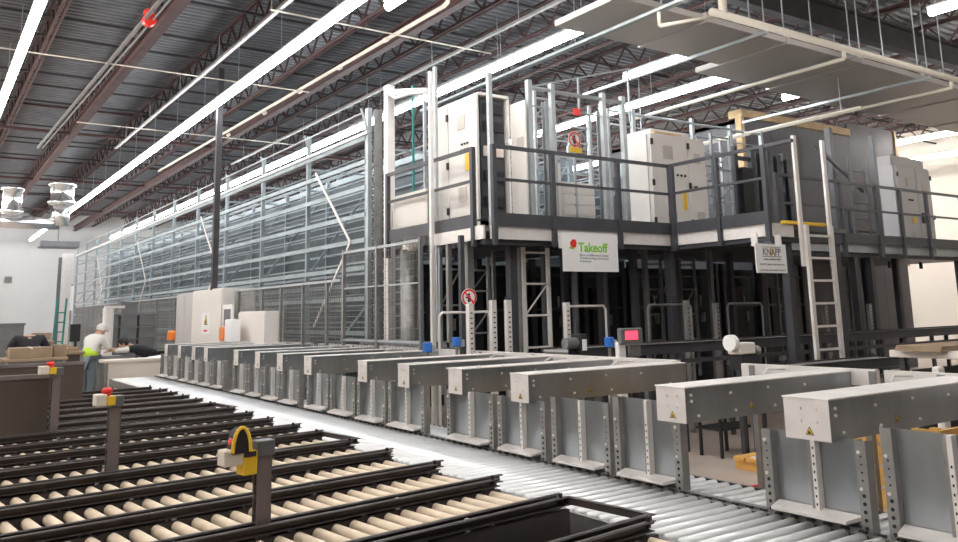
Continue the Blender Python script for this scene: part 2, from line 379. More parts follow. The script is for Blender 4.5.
# sensor posts with emergency stop boxes
def stop_post(x, y, zt, lab, lab2, size=1.0, two=False):
    p = thing('sensor_post', lab, 'post', (x, y, 0), SK)
    MB().chan((0, 0, 0), (0, 0, zt-.03), .075, .05, .006, up=(0,1,0)).box(-.037, .037, -.02, .025, .0, .02).put('post', 'post', p)
    MB().box(-.042, .05, -.035, .035, zt-.075, zt).put('cap_box', 'charlt', p, bevel=.006)
    m = MB()
    for k in range(7): m.box(-.039, -.037, -.008, .008, .55+.07*k, .57+.07*k)
    m.put('slots', 'hole', p, kind='stuff')
    sm = size < .8
    b = thing('emergency_stop', lab2, 'switch', (x-.045 if not sm else x-.02, y-.005 if not sm else y-.07, zt-.10 if not sm else zt-.055), SK)
    MB().box(-.20*size, -.085*size, -.04, .04, 0, .075).put('switch_box', 'beige', b, bevel=.008)
    MB().box(-.085*size, 0, -.042, .042, -.05 if not sm else .0, .06).put('yellow_base', 'yellow', b, bevel=.006)
    MB().lathe((-.115*size if not sm else -.045, 0, .06 if sm else .075), [(.022, 0), (.022, .015), (.032, .02), (.034, .035), (.026, .05), (.008, .055)], 14).put('red_button', 'red', b, True)
    if size > .8:
        MB().box(-.082*size, -.01, -.046, -.041, .035, .058).put('black_band', 'blackm', b)
    return b
b = stop_post(1.45, 4.03, 1.105, 'grey-brown slotted post standing in the nearest lanes', 'emergency stop with yellow and black guard on the nearest post', .85)
m = MB()
arc = [(-.085+.045*math.cos(a)*1.0-.0, .055+.115*math.sin(a)) for a in [math.pi*k/8 for k in range(9)]]
vs = [(u-.0, -.045, v) for u, v in arc]+[(u, .03, v) for u, v in arc]; n = len(arc)
m.add(vs, [tuple(range(n)), tuple(range(n, 2*n))[::-1]]+[(k, n+k, n+k+1, k+1) for k in range(n-1)]); m.put('guard_hood', 'blackm', b, label='black arched guard')
MB().tube([(u, -.045, v+.006) for u, v in arc], .009, 6).put('hood_rim', 'yellow', b)
stop_post(1.14, 6.02, 1.20, 'brown slotted post in the middle lanes', 'white and yellow emergency stop with red button on the middle post', .62)
stop_post(1.10, 8.50, 1.28, 'brown post at the end of the brown partition', 'pair of red emergency buttons on the partition post', .7)
stop_post(.72, 11.6, 1.26, 'brown post behind the near brown partition', 'small orange topped emergency stop at the left edge')
# brown partitions behind
def partition(x0, x1, y, z0, z1, lab):
    t = thing('work_partition', lab, 'partition', (0, y, 0), 0)
    k = 0; x = x1
    while x > x0+.05:
        xa = max(x0, x-1.2); MB().box(xa+.005, x-.005, -.015, .015, z0, z1-.03).put('panel', 'brown', t); x = xa
    MB().box(x0, x1, -.025, .03, z1-.04, z1).put('top_rail', 'post', t)
    for x in (x0+.03, x1-.03): MB().bar((x, .03, 0), (x, .03, z1-.04), .05).put('leg', 'post', t)
partition(-1.6, 1.06, 8.62, .45, 1.22, 'brown panelled partition at the left edge, nearer one')
partition(-.5, 1.86, 11.9, .45, 1.17, 'brown panelled partition beyond the first, right of its post')

# ------------------------------------------------------------------ gate wall along the right of the conveyor
PXW = 3.93
def slot_post(zt):
    return MB().box(-.004, 0, -.028, .028, .5, zt).box(0, .06, -.028, -.023, .5, zt).box(0, .06, .023, .028, .5, zt).mesh('edge_post', 'slot')
hm = MB()
for k in range(7): hm.cyl((-.0065, 0, .54+.038*k), (-.003, 0, .54+.038*k), .0095, 8)
for k in range(4): hm.cyl((-.0065, 0, .84+.038*k), (-.003, 0, .84+.038*k), .005, 6)
hm = hm.mesh('punched_holes', 'hole')
bolt = MB().cyl((-.011, 0, 0), (-.003, 0, 0), .009, 8).mesh('bolt', 'galvlt')
mods = [(1.10,1.65),(1.72,2.29),(2.43,2.98),(3.63,4.16),(4.26,4.82),(4.95,5.50),(5.62,6.27),(6.72,7.36),(7.48,8.06),(8.17,8.76),(8.86,9.42),
        (9.72,10.28),(10.38,10.92),(11.02,11.55),(11.65,12.2),(12.72,13.25),(13.35,13.9),(14.0,14.5),(14.6,15.1),(15.3,15.9),(16.0,16.6)]
for i, (a, b) in enumerate(mods):
    t = thing('side_panel_module', 'galvanised side panel with slotted posts beside the conveyor, %s from the camera' % (ORD[i] if i < 20 else 'farthest'), 'panel', (PXW, a, 0), group='side panels along the conveyor')
    wd = b-a; mid = wd*.5; zt = {0: 1.15, 1: 1.105, 2: 1.03, 3: 1.12, 4: 1.07, 5: 1.03}.get(i, 1.035); sp = slot_post(zt)
    # sheet in two halves, slightly folded
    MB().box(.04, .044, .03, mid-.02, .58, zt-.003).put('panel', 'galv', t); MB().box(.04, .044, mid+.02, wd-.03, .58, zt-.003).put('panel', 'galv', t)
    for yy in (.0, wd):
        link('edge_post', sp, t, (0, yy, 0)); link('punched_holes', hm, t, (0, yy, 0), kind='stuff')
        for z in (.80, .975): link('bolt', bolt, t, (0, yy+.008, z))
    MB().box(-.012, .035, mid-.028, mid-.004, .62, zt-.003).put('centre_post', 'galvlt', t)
    MB().box(.0, .035, mid-.003, mid+.02, .62, zt-.003).put('centre_post', 'slot', t)
    m = MB()
    for k in range(9): m.box(-.0135, -.012, mid-.020, mid-.012, .64+.04*k, .652+.04*k)
    m.put('slots', 'hole', t, kind='stuff')
    MB().add([(-.07, .07, .645), (.03, .03, .665), (.03, wd-.03, .665), (-.07, wd-.05, .645), (-.07, .07, .63), (.03, .03, .645), (.03, wd-.03, .645), (-.07, wd-.05, .63)],
             [(0,1,2,3),(7,6,5,4),(0,3,7,4),(1,0,4,5),(2,1,5,6),(3,2,6,7)]).put('foot_ledge', 'galvlt', t)
    MB().box(-.02, .02, .03, wd-.03, .50, .61).put('base_channel', 'slot', t)
for k, (a, b) in enumerate(((2.98, 3.63), (6.27, 6.72), (9.42, 9.72), (12.2, 12.72))):
    MB().chan((PXW+.02, a+.03, .56), (PXW+.02, b-.03, .56), .05, .09, .005).put('threshold_channel', 'slot', label='dark threshold channel across a gate gap, %s gap from the camera' % ORD[k], cat='channel', group='threshold channels in the gate gaps')

# overhead gate beams
def tri_sign(parent, loc, facing, s=.055):
    # warning triangle; facing 'x' -> on a -x face, 'y' -> on a -y face
    def tri(k, d, dz=0): 
        pts = [(-k, -k*.58+dz), (k, -k*.58+dz), (0, k*1.15+dz)]
        if facing == 'x': v = [(-d, -u, q) for u, q in pts]+[(-d+.0015, -u, q) for u, q in pts]
        else: v = [(u, -d, q) for u, q in pts]+[(u, -d+.0015, q) for u, q in pts]
        return MB().add(v, [(0,1,2),(5,4,3),(0,3,4,1),(1,4,5,2),(2,5,3,0)])
    o = tri(s/2, .0015).put('warning_sign', 'blackm', parent, loc=loc, label='yellow warning triangle with black border')
    tri(s/2*.76, .003).put('yellow_field', 'yellow', o)
    m = MB()
    if facing == 'x': m.box(-.0045, -.003, -s*.16, s*.16, -s*.16, -.0).box(-.0045, -.003, -s*.05, s*.12, 0, s*.14)
    else: m.box(-s*.16, s*.16, -.0045, -.003, -s*.16, 0).box(-s*.12, s*.05, -.0045, -.003, 0, s*.14)
    m.put('pictogram', 'blackm', o)
beams = [(1.0,.24),(1.92,.25),(2.84,.27),(3.77,.24),(5.32,.23),(6.24,.22),(7.16,.22),(8.04,.21),(9.51,.22),(10.42,.2),(11.26,.2),(12.18,.2),(13.71,.2),(14.42,.2),(15.33,.2),(16.27,.2)]
bolt_y = MB().cyl((0, -.009, 0), (0, 0, 0), .009, 8).mesh('bolt', 'galvlt')
for i, (yf, wd) in enumerate(beams):
    ya = yf-wd
    t = thing('gate_beam', 'galvanised overhead gate beam crossing from the conveyor, %s from the camera' % (ORD[i-2] if i > 1 else 'just outside the frame'), 'beam', (3.91, ya, 0), group='overhead gate beams')
    L = 1.76
    MB().box(0, .004, .002, wd-.002, 1.005, 1.215).put('end_plate', 'galvlt', t, label='end plate with its lit tone put into the colour')  # paler than the sides: light on the end put into the colour
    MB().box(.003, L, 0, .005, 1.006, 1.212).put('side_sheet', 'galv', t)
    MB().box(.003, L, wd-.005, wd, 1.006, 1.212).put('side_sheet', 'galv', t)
    MB().box(-.006, L, -.004, wd+.004, 1.212, 1.222).put('top_cover', 'galvlt', t, bevel=.003)  # pale copy of the metal, ceiling light on top put into the colour
    MB().box(.02, L, .02, wd-.02, 1.016, 1.022).put('bottom_sheet', 'galv', t)
    for u in (wd*.28, wd*.62):
        for z in (1.10, 1.165): link('bolt', bolt, t, (.0, u, z))
    for u, z in ((.05, 1.17), (.11, 1.045), (.05, 1.135), (.42, 1.16), (.46, 1.05), (.8, 1.17), (.86, 1.05), (1.2, 1.16), (1.55, 1.06)): link('bolt', bolt_y, t, (u, 0, z))
    tri_sign(t, (0, wd*.45, 1.045), 'x', .05 if wd > .22 else .045)
    tri_sign(t, (.62, 0, 1.065), 'y', .05)
    if i % 2 == 0 or i < 6:
        m = MB().box(1.2, 1.32, wd, wd+.07, 1.10, 1.2).put('latch_block', 'blackm', t, bevel=.01)
        MB().tube([(1.1, wd+.02, 1.22), (1.2, wd+.05, 1.25), (1.4, wd+.04, 1.24)], .008, 6).put('cable', 'galvlt', t)
# back rails
def back_rail(ya, yb, lab):
    t = thing('back_rail', lab, 'rail', (5.70, ya, 0))
    MB().box(-.02, .03, 0, yb-ya, 1.12, 1.235).put('rail', 'galvlt', t)
    y = .02
    while y < yb-ya:
        MB().box(-.03, -.02, y-.02, y+.03, 1.10, 1.225).put('clip', 'slot', t); y += 1.03
    for y in (.1, yb-ya-.1): MB().bar((.01, y, 0), (.01, y, 1.12), .05).put('leg', 'slot', t)
back_rail(5.2, 9.26, 'white back rail joining the ends of the middle gate beams')
back_rail(9.75, 13.2, 'white back rail joining the farther gate beams')
back_rail(13.5, 17.6, 'farthest white back rail in front of the white cabinets')
back_rail(3.34, 4.5, 'short white back rail behind the large near gate')
back_rail(.8, 3.28, 'white back rail at the right edge of the picture')
# spur conveyors behind the gate wall
msr = MB().cyl((0, .03, 0), (0, .52, 0), .028, 10).mesh('roller', 'roller'); msr.shade_smooth()
spur = thing('return_conveyor', 'roller conveyor of blue-white rollers seen behind the open gap', 'conveyor', (4.06, 1.2, 0))
mrr = MB().cyl((.03, 0, 0), (.50, 0, 0), .030, 12).mesh('roller', 'roller'); mrr.shade_smooth()
for k in range(120): link('roller', mrr, spur, (0, .1*k, .52))
for x in (.0, .53): MB().chan((x, -.1, .49), (x, 12, .49), .03, .1).put('side_channel', 'char', spur)
for y in (.3, 3, 6, 9, 11.8):
    for x in (0, .53): MB().bar((x, y, 0), (x, y, .44), .045).put('leg', 'char', spur)

# ------------------------------------------------------------------ tall shuttle racks
def rack(x0, x1, ya, yb, zt, levels, lab, brace=True, fine=True, mt='rackst', tops=.35):
    t = thing('storage_rack', lab, 'rack', (x0, ya, 0)); D = x1-x0; L = yb-ya
    pu = MB().bar((0,0,0), (0,0,zt), .075, .06).mesh('upright', mt)
    pt = MB().bar((0,0,0), (0,0,zt+tops), .075, .06).mesh('upright', mt)
    ys = []; y = 0
    while y <= L+.01: ys.append(y); y += 2.5
    for k, y in enumerate(ys):
        for x in (0, D): link('upright', pt if (x == 0 and k % 1 == 0) else pu, t, (x, y, 0))
        for a, b in (((0, y, zt-.3), (D, y, zt-.3)), ((0, y, 1.2), (D, y, 1.2)), ((0, y, .3), (D, y, 1.2)), ((0, y, 2.4), (D, y, zt-.3))): MB().bar(a, b, .035).put('lacing_bar', mt, t)
        if y+2.4 < L: MB().box(D+.02, D+.028, y+.05, y+2.45, .2, zt-.25).put('shade_backing', 'rackshade', t)  # dark sheets added behind each bay to dim the rack interior
    for z in levels:
        MB().box(-.055, -.03, 0, L, z-.036, z+.036).put('beam', mt, t)
        MB().box(D+.03, D+.055, 0, L, z-.05, z+.05).put('beam', mt, t)
    if fine:
        z = .5
        while z < zt-.1:
            MB().box(D*.3, D*.3+.03, 0, L, z, z+.022).put('shelf_rail', mt, t); MB().box(D*.75, D*.75+.03, 0, L, z+.1, z+.122).put('shelf_rail', mt, t)
            z += .21
    if brace:
        for k in range(0, len(ys)-1, 3):
            y = ys[k]
            MB().bar((-.07, y+2.0, 4.3), (-.07, y+.5, 2.9), .045, .02, up=(1,0,0)).put('diagonal_brace', 'galvlt', t)
            MB().bar((-.07, y+.5, 2.9), (-.07, y+2.0, 1.5), .045, .02, up=(1,0,0)).put('diagonal_brace', 'galvlt', t)
            MB().bar((.05, y, 1.9), (.05, y+2.3, .6), .045, .02, up=(1,0,0)).put('diagonal_brace', mt, t)
    return t
lv = [.45, .9, 1.4, 1.95, 2.45, 2.9, 3.32, 3.77, 4.2, 4.6]
rack(6.0, 7.5, 12.0, 42, 4.75, lv, 'long front storage rack of pale steel running to the back wall')
rack(8.9, 10.4, 12.0, 42, 4.9, lv[::2], 'second long storage rack behind the front one', brace=False)
rack(11.3, 12.8, 13.0, 38, 4.9, lv[::2], 'third storage rack deeper in the system', brace=False)
# top white band rail
t = thing('rack_top_rail', 'white cable rail along the top edge of the front rack', 'rail', (5.93, 11.84, 0))
MB().box(-.02, .02, 0, 30, 4.64, 4.69).put('rail', 'white', t)
MB().box(-.14, -.12, 0, 30, 4.95, 4.97).put('upper_rail', 'zinc', t)
for k in range(13): MB().bar((0, 2.4*k, 4.64), (-.13, 2.4*k, 5.05), .03).put('bracket', 'zinc', t)

# mesh fence along the rack
t = thing('mesh_fence', 'tall wire mesh fence in front of the rack near the platform', 'fence', (5.5, 0, 0))
FP = [9.43, 10.69, 11.82]
for y in FP: MB().bar((0, y, 0), (0, y, 2.7), .05).put('post', 'charlt' if y < 10 else 'slot', t)
for ya, yb in zip(FP, FP[1:]):
    m = MB()
    for z in [1.0+.1*k for k in range(17)]: m.bar((0, ya, z), (0, yb, z), .004)
    y = ya
    while y < yb: m.bar((.002, y, .1), (.002, y, 2.66), .004); y += .1
    m.put('wire_mesh', 'slot', t, kind='stuff')
    MB().bar((0, ya, 2.66), (0, yb, 2.66), .04).bar((0, ya, 1.32), (0, yb, 1.32), .03).bar((0, ya, 2.1), (0, yb, 2.1), .02).put('frame_rail', 'zinc', t)
t = thing('low_mesh_fence', 'lower wire mesh fence continuing along the rack to the back', 'fence', (5.5, 0, 0))
ys = [11.9, 12.44, 13.46, 14.5, 15.5, 16.9, 18.4, 20, 22, 24, 26, 29, 32, 35, 38]
for y in ys[1:]: MB().bar((0, y, 0), (0, y, 2.25), .045).put('post', 'slot', t)
m = MB(); y = 11.9
while y < 38: m.bar((0, y, .1), (0, y, 2.22), .008); y += .07
for z in [.8+.07*k for k in range(20)]: m.bar((0, 11.9, z), (0, 38, z), .006)
m.put('wire_mesh', 'slot', t, kind='stuff')
MB().bar((0, 11.9, 2.24), (0, 38, 2.24), .04).put('top_rail', 'zinc', t)

# lattice strip post and tall columns left of the platform
def lattice(x, y, z0, z1, wd, dirv, mt, lab, rungs=.42, r=.045, dg=True, cat='frame'):
    t = thing('lattice_frame', lab, cat, (x, y, 0)); dx, dy = dirv
    for k in (0, 1): MB().bar((dx*wd*k, dy*wd*k, z0), (dx*wd*k, dy*wd*k, z1), r).put('upright', mt, t)
    z = z0+.2; i = 0
    while z < z1:
        MB().bar((0, 0, z), (dx*wd, dy*wd, z), r*.6).put('rung', mt, t)
        if dg and z+rungs < z1 and i % 2 == 0: MB().bar((dx*.02, dy*.02+.02, z), (dx*wd, dy*wd+.02, z+rungs), r*.4).put('diagonal', mt, t)
        z += rungs; i += 1
    return t
t = thing('perforated_column', 'perforated zinc column with chain track at the rack front corner', 'column', (6.0, 11.62, 0))
MB().chan((0,0,0), (0,0,5.0), .14, .05, .01, up=(0,1,0)).put('column', 'slot', t)
m = MB()
for k in range(90): m.box(-.09, -.082, -.01+.02*(k % 3), .015+.02*(k % 3), .3+.05*k, .325+.05*k)
m.put('perforations', 'blackm', t, kind='stuff')
for x, y, zt, wd, mt, lab in ((5.98, 11.2, 5.3, .13, 'galvlt', 'thick pale column at the near corner of the rack'), (5.70, 9.46, 5.04, .055, 'galvlt', 'tall pale post at the left corner of the platform'),
        (6.0, 11.95, 5.1, .08, 'zinc', 'pale upright just left of the thick pale column'), (6.0, 9.82, 5.25, .05, 'zinc', 'slim upright between the pale column and the white cabinet')):
    MB().box(-wd/2, wd/2, -wd/2, wd/2, 0, zt).put('frame_column', mt, loc=(x, y, 0), bevel=.006, label=lab, cat='column')
t = thing('portal_beam', 'pale bracketed portal beam between the tall posts', 'beam', (5.98, 9.6, 5.2))
MB().bar((0, .4, -.28), (0, 1.65, 0), .08, .10).put('beam', 'galvlt', t, bevel=.01)
MB().tube([(-.05, 1.6, 0), (-.05, 1.3, -.18), (-.05, .8, -.22), (-.05, .4, -.3)], .025).put('cable_loop', 'galvlt', t)
MB().bar((6.3, 11.0, 2.76), (6.3, 11.0, 5.3), .03).put('green_pipe', 'teal', label='thin green pipe behind the pale column', cat='pipe')

# ------------------------------------------------------------------ mezzanine platform
t = thing('platform', 'raised steel platform with pale edge beams carrying the cabinets', 'platform')
MB().box(5.80, 6.12, 8.34, 9.7, 2.70, 2.76).box(6.12, 11.2, 8.34, 11.9, 2.70, 2.76).box(9.14, 10.9, 6.64, 8.34, 2.70, 2.76).box(11.2, 21, 8.1, 12, 2.68, 2.74).put('deck', 'charlt', t)
for a, b in (((5.78, 9.55), (5.78, 8.33)), ((5.86, 8.31), (6.84, 8.31)), ((6.88, 8.31), (8.02, 8.31)), ((8.08, 8.31), (9.08, 8.31)), ((9.12, 8.2), (9.12, 7.44)), ((9.12, 7.36), (9.12, 6.68)), ((9.2, 6.62), (9.62, 6.62))):
    MB().bar((*a, 2.685), (*b, 2.685), .03, .17).put('edge_beam', 'galvlt', t)
for xa, xb in ((11.4, 13.1), (13.15, 14.35), (14.4, 16.2), (16.25, 17.7), (17.75, 20)):
    MB().box(xa, xb, 8.08, 8.12, 2.59, 2.76).put('edge_beam', 'zinc', t)
MB().box(5.8, 9.1, 8.36, 8.44, 2.54, 2.6).box(9.14, 9.22, 6.66, 8.4, 2.54, 2.6).box(11.3, 20, 8.14, 8.22, 2.52, 2.58).box(9.2, 10.8, 6.66, 6.74, 2.54, 2.6).put('support_beam', 'char', t)
for x in (6.1, 6.9, 7.7, 8.5): MB().bar((x, 8.4, 2.62), (x, 12, 2.62), .06, .1).put('joist', 'char', t)
for x, y in ((6.46, 8.7), (9.25, 8.5), (9.62, 6.75), (10.75, 6.75), (13.6, 8.2), (14.1, 8.2), (17.3, 8.2), (18.6, 8.2), (11.6, 8.2)):
    MB().box(x-.055, x+.055, y-.055, y+.055, 0, 2.6).put('column', 'char', t)

def railing(name, pts, zd, lab, toe=True, h=3.80, tilt=None):
    t = thing(name, lab, 'railing'); top = h
    for (a, b) in zip(pts, pts[1:]):
        MB().bar((*a, top-.02), (*b, top-.02), .045, .045).put('top_rail', 'char', t)
        MB().bar((*a, zd+.60), (*b, zd+.60), .035, .035).put('mid_rail', 'char', t)
        if toe: MB().bar((*a, zd+.085), (*b, zd+.085), .012, .17).put('toe_board', 'char', t)
    for p in pts: MB().box(p[0]-.03, p[0]+.03, p[1]-.03, p[1]+.03, 2.52, top).put('post', 'char', t)
    return t
railing('platform_railing', [(5.77, 10.86), (5.77, 9.6), (5.77, 8.55)], 2.76, 'dark railing on the left side of the platform')
railing('platform_railing', [(5.90, 8.27), (6.86, 8.27), (8.05, 8.27), (9.12, 8.27)], 2.76, 'dark railing along the platform front above the white sign')
railing('platform_railing', [(9.08, 8.2), (9.08, 7.38), (9.08, 6.6)], 2.76, 'dark railing running forward to the ladder')
MB().bar((9.08, 6.6, 3.78), (9.08, 6.15, 3.78), .045).put('handrail_stub', 'char', label='open end of the dark handrail left of the ladder', cat='railing')
railing('platform_railing', [(11.3, 8.02), (13.1, 8.02), (14.2, 8.02)], 2.74, 'dark railing behind the ladder toward the right', h=3.82)
railing('platform_railing', [(14.25, 8.02), (15.0, 8.02), (15.95, 8.02), (17.3, 8.02), (19.6, 8.02)], 2.74, 'dark railing in front of the right hand grey cabinet', h=3.82)
railing('platform_railing', [(17.35, 10.5), (18.9, 10.5), (20.3, 10.5)], 2.74, 'rear dark railing beyond the right hand cabinet', toe=False, h=3.86)

# ladders
def ladder(x, y, wd, z0, z1, zt, mt, lab, lean=0, st=.03, stt=None):
    t = thing('access_ladder', lab, 'ladder', (x, y, 0))
    for s in (0, wd): MB().box(s-.035, s+.035, -.02, .02, z0, z1).put('stile', mt, t)
    for s in (-.05, wd+.05):
        if zt > z1: MB().box(s-.035, s+.035, .025, .06, z1-.55, zt).put('handrail', mt, t)
    z = z0+.22
    while z < z1-.05: MB().bar((0, 0, z), (wd, 0, z), .035, .03).put('rung', mt, t); z += .30
    return t
lad = ladder(9.74, 6.5, .56, 0, 2.76, 3.98, 'galvlt', 'tall pale aluminium ladder leading up to the platform')
t = MB().box(9.36, 10.3, 6.56, 6.62, 2.765, 2.81).put('safety_bar', 'yellow', label='yellow safety bar at the top of the ladder', cat='bar', bevel=.01)
ladder(13.85, 8.25, .5, 2.7, 4.35, 4.35, 'charlt', 'short grey ladder left of the right hand cabinet')

# signs on the platform front
t = thing('company_sign', 'large white board with green and red logo on the platform front', 'sign', (6.88, 8.20, 2.2))
MB().box(.05, 1.04, 0, .01, 0, .51).put('board', 'white', t)
MB().box(-.0, .06, .012, .02, .3, .5).put('backing_sheet', 'galvlt', t)
R = (math.pi/2, 0, 0)
text('Takeoff', .17, 'green', t, (.325, -.001, .265), R, bold=.004, width=.53, label='green lettering')
text('Micro-Fulfillment Center', .042, 'ink', t, (.34, -.001, .205), R, width=.52)
text('Transforming eGrocery', .042, 'ink', t, (.34, -.001, .165), R, width=.52)
text('Solutions', .042, 'ink', t, (.34, -.001, .125), R, width=.2)
m = MB(); pts = [(-.06, .015), (-.02, .06), (.035, .065), (.055, .02), (.04, -.04), (-.01, -.05), (-.05, -.02)]
m.add([(a, -.003, b) for a, b in pts]+[(a, 0, b) for a, b in pts], [tuple(range(7))]+[(k, 7+k, 7+(k+1) % 7, (k+1) % 7) for k in range(7)]); m.put('logo_berry', 'red', t, loc=(.24, -.001, .36), label='red berry shaped mark')
m = MB(); pts = [(-.08, -.06), (.02, -.07), (-.01, -.045), (-.055, -.03)]
m.add([(a, -.003, b) for a, b in pts]+[(a, 0, b) for a, b in pts], [(0,1,2,3)]+[(k, 4+k, 4+(k+1) % 4, (k+1) % 4) for k in range(4)]); m.put('logo_leaf', 'green', t, loc=(.24, -.001, .36), label='green leaf under the berry')
t = thing('maker_sign', 'small white board with grey KNAPP lettering beside the ladder', 'sign', (8.64, 6.50, 2.11))
MB().box(0, .62, 0, .01, 0, .37).put('board', 'white', t)
for x in (.06, .54): MB().box(x, x+.02, .01, .10, .34, .50).put('hanger', 'galvlt', t)
text('KNAPP', .13, 'ink', t, (.14, -.001, .225), R, width=.36, bold=.002)
MB().box(.13, .51, -.003, 0, .325, .333).box(.13, .51, -.003, 0, .205, .213).put('rules', 'ink', t)
MB().box(.285, .345, -.0008, 0, .222, .318).put('yellow_mark', 'yellow', t)
text('making complexity simple', .035, 'ink', t, (.15, -.001, .165), R, width=.34)
text('KNAPP Logistics Automation Inc', .03, 'ink', t, (.07, -.001, .10), R, width=.5)
text('warehouse automation projects', .03, 'ink', t, (.06, -.001, .03), R, width=.52)

# electrical cabinets on the platform
def vent(par, x, y, z, face, s=.13):
    if face == 'y': MB().box(x-s/2, x+s/2, y-.012, y, z-s/2, z+s/2).put('vent', 'vent', par)
    else: MB().box(x-.012, x, y-s/2, y+s/2, z-s/2, z+s/2).put('vent', 'vent', par)
def hinge(par, x, y, z, face):
    if face == 'y': MB().box(x-.02, x+.02, y-.03, y, z-.05, z+.05).put('hinge', 'blackm', par, bevel=.004)
    else: MB().box(x-.03, x, y-.02, y+.02, z-.05, z+.05).put('hinge', 'blackm', par, bevel=.004)
# left white cabinet with open side
t = thing('control_cabinet', 'tall white electrical cabinet at the platform left corner, its side standing open', 'cabinet', (0, 0, 0))
MB().box(6.14, 6.65, 8.92, 8.94, 2.8, 2.9).box(6.14, 6.65, 8.92, 10.1, 4.64, 4.68).box(6.63, 6.66, 8.92, 10.1, 2.8, 4.66).box(6.14, 6.66, 10.08, 10.1, 2.8, 4.66).box(6.14, 6.66, 8.92, 10.1, 2.76, 2.9).put('body', 'cab', t)
MB().box(6.10, 6.14, 9.66, 10.09, 2.92, 4.63).put('door', 'cab', t, bevel=.006)
d = MB().box(6.10, 6.14, 8.92, 9.64, 2.92, 4.66).put('door', 'cab', t, bevel=.006)
vent(d, 6.10, 9.3, 4.32, 'x', .2); vent(d, 6.10, 9.28, 3.3, 'x', .2)
for z in (4.45, 3.75, 3.1): hinge(t, 6.10, 9.65, z, 'x')
for k in range(3): MB().cyl((6.08, 9.14+.07*k, 4.0), (6.10, 9.14+.07*k, 4.0), .016, 10).put('button', 'blackm', d)
for k in range(3): MB().cyl((6.08, 9.14+.07*k, 3.92), (6.10, 9.14+.07*k, 3.92), .014, 10).put('button', 'blackm', d)
MB().box(6.085, 6.10, 9.12, 9.2, 3.62, 3.85).put('yellow_tag', 'yellow', d)
MB().box(6.2, 6.6, 8.98, 9.0, 2.95, 4.6).put('mounting_plate', 'char', t)
for z in (3.1, 3.45, 3.8, 4.15, 4.4): MB().box(6.24, 6.56, 8.94, 8.98, z, z+.14).put('terminal_rail', 'blackm' if z != 3.8 else 'beige', t)
d = MB().box(6.67, 6.70, 8.58, 8.92, 2.8, 4.56).put('door', 'cab', t, bevel=.006)
MB().box(6.655, 6.67, 8.62, 8.76, 3.9, 4.05).put('vent', 'vent', d)
MB().box(5.88, 6.3, 9.9, 10.9, 2.95, 3.46).put('side_enclosure', 'cab', label='low white box enclosure left of the open cabinet', cat='box', bevel=.01)
MB().box(6.16, 6.28, 10.0, 10.8, 2.76, 2.95).put('enclosure_plinth', 'charlt', label='dark plinth under the low white box enclosure', cat='plinth')
t = thing('vent_pipe', 'grey vertical pipe with a bent top inside the mesh fence', 'pipe', (5.93, 10.5, 0))
MB().cyl((0, 0, 0), (0, 0, 2.62), .13, 16).put('pipe', 'slot', t, True); MB().tube([(0, 0, 2.6), (.0, -.05, 2.71), (.0, -.18, 2.76), (.0, -.34, 2.76)], .12, 16).put('elbow', 'cab', t, True)
# centre cabinet
t = thing('control_cabinet', 'wide white electrical cabinet at the platform centre with vents and black hinges', 'cabinet', (0, 0, 0))
MB().box(9.72, 11.06, 9.22, 9.80, 2.76, 4.56).put('body', 'cab', t, bevel=.006)
MB().box(9.69, 9.72, 9.25, 9.78, 2.9, 4.53).put('side_panel', 'cab', t)
d = MB().box(9.73, 10.60, 9.19, 9.22, 2.9, 4.55).put('door', 'cab', t, bevel=.006)
vent(d, 10.12, 9.19, 4.25, 'y', .22); vent(d, 10.15, 9.19, 3.15, 'y', .2)
for k in range(3): MB().cyl((10.32+.09*k, 9.17, 3.88), (10.32+.09*k, 9.19, 3.88), .02, 10).put('button', 'blackm', d)
MB().box(10.42, 10.50, 9.175, 9.19, 3.3, 3.6).put('label_strip', 'yellow', d)
d = MB().box(10.62, 11.05, 9.19, 9.22, 2.9, 4.50).put('door', 'cab', t, bevel=.006)
vent(d, 10.82, 9.19, 4.2, 'y', .17); vent(d, 10.85, 9.19, 3.2, 'y', .17); MB().box(10.72, 10.78, 9.16, 9.19, 3.66, 3.72).put('handle', 'blackm', d)
for z in (4.4, 3.72, 3.1): hinge(t, 9.74, 9.19, z, 'y'); hinge(t, 10.61, 9.19, z, 'y')
MB().box(9.95, 10.6, 9.3, 9.75, 4.56, 4.62).put('roof_board', 'ply', label='plywood board lying on top of the centre cabinet', cat='board')
MB().box(10.5, 11.5, 9.9, 10.5, 2.76, 4.85).put('rear_cabinet', 'cab', bevel=.01, label='pale cabinet top showing behind the centre cabinet', cat='cabinet')
# small low cabinet
t = thing('junction_cabinet', 'low light grey box cabinet between posts on the platform', 'cabinet', (0, 0, 0))
MB().box(7.56, 8.2, 8.92, 9.3, 2.8, 3.54).put('body', 'cab', t, bevel=.008)
for k in range(4): MB().box(7.58, 8.18, 8.905, 8.92, 2.9+.155*k, 3.03+.155*k).put('louvre', 'cab', t)
MB().box(7.46, 7.54, 8.9, 8.98, 2.76, 3.8).put('post', 'cab', t)
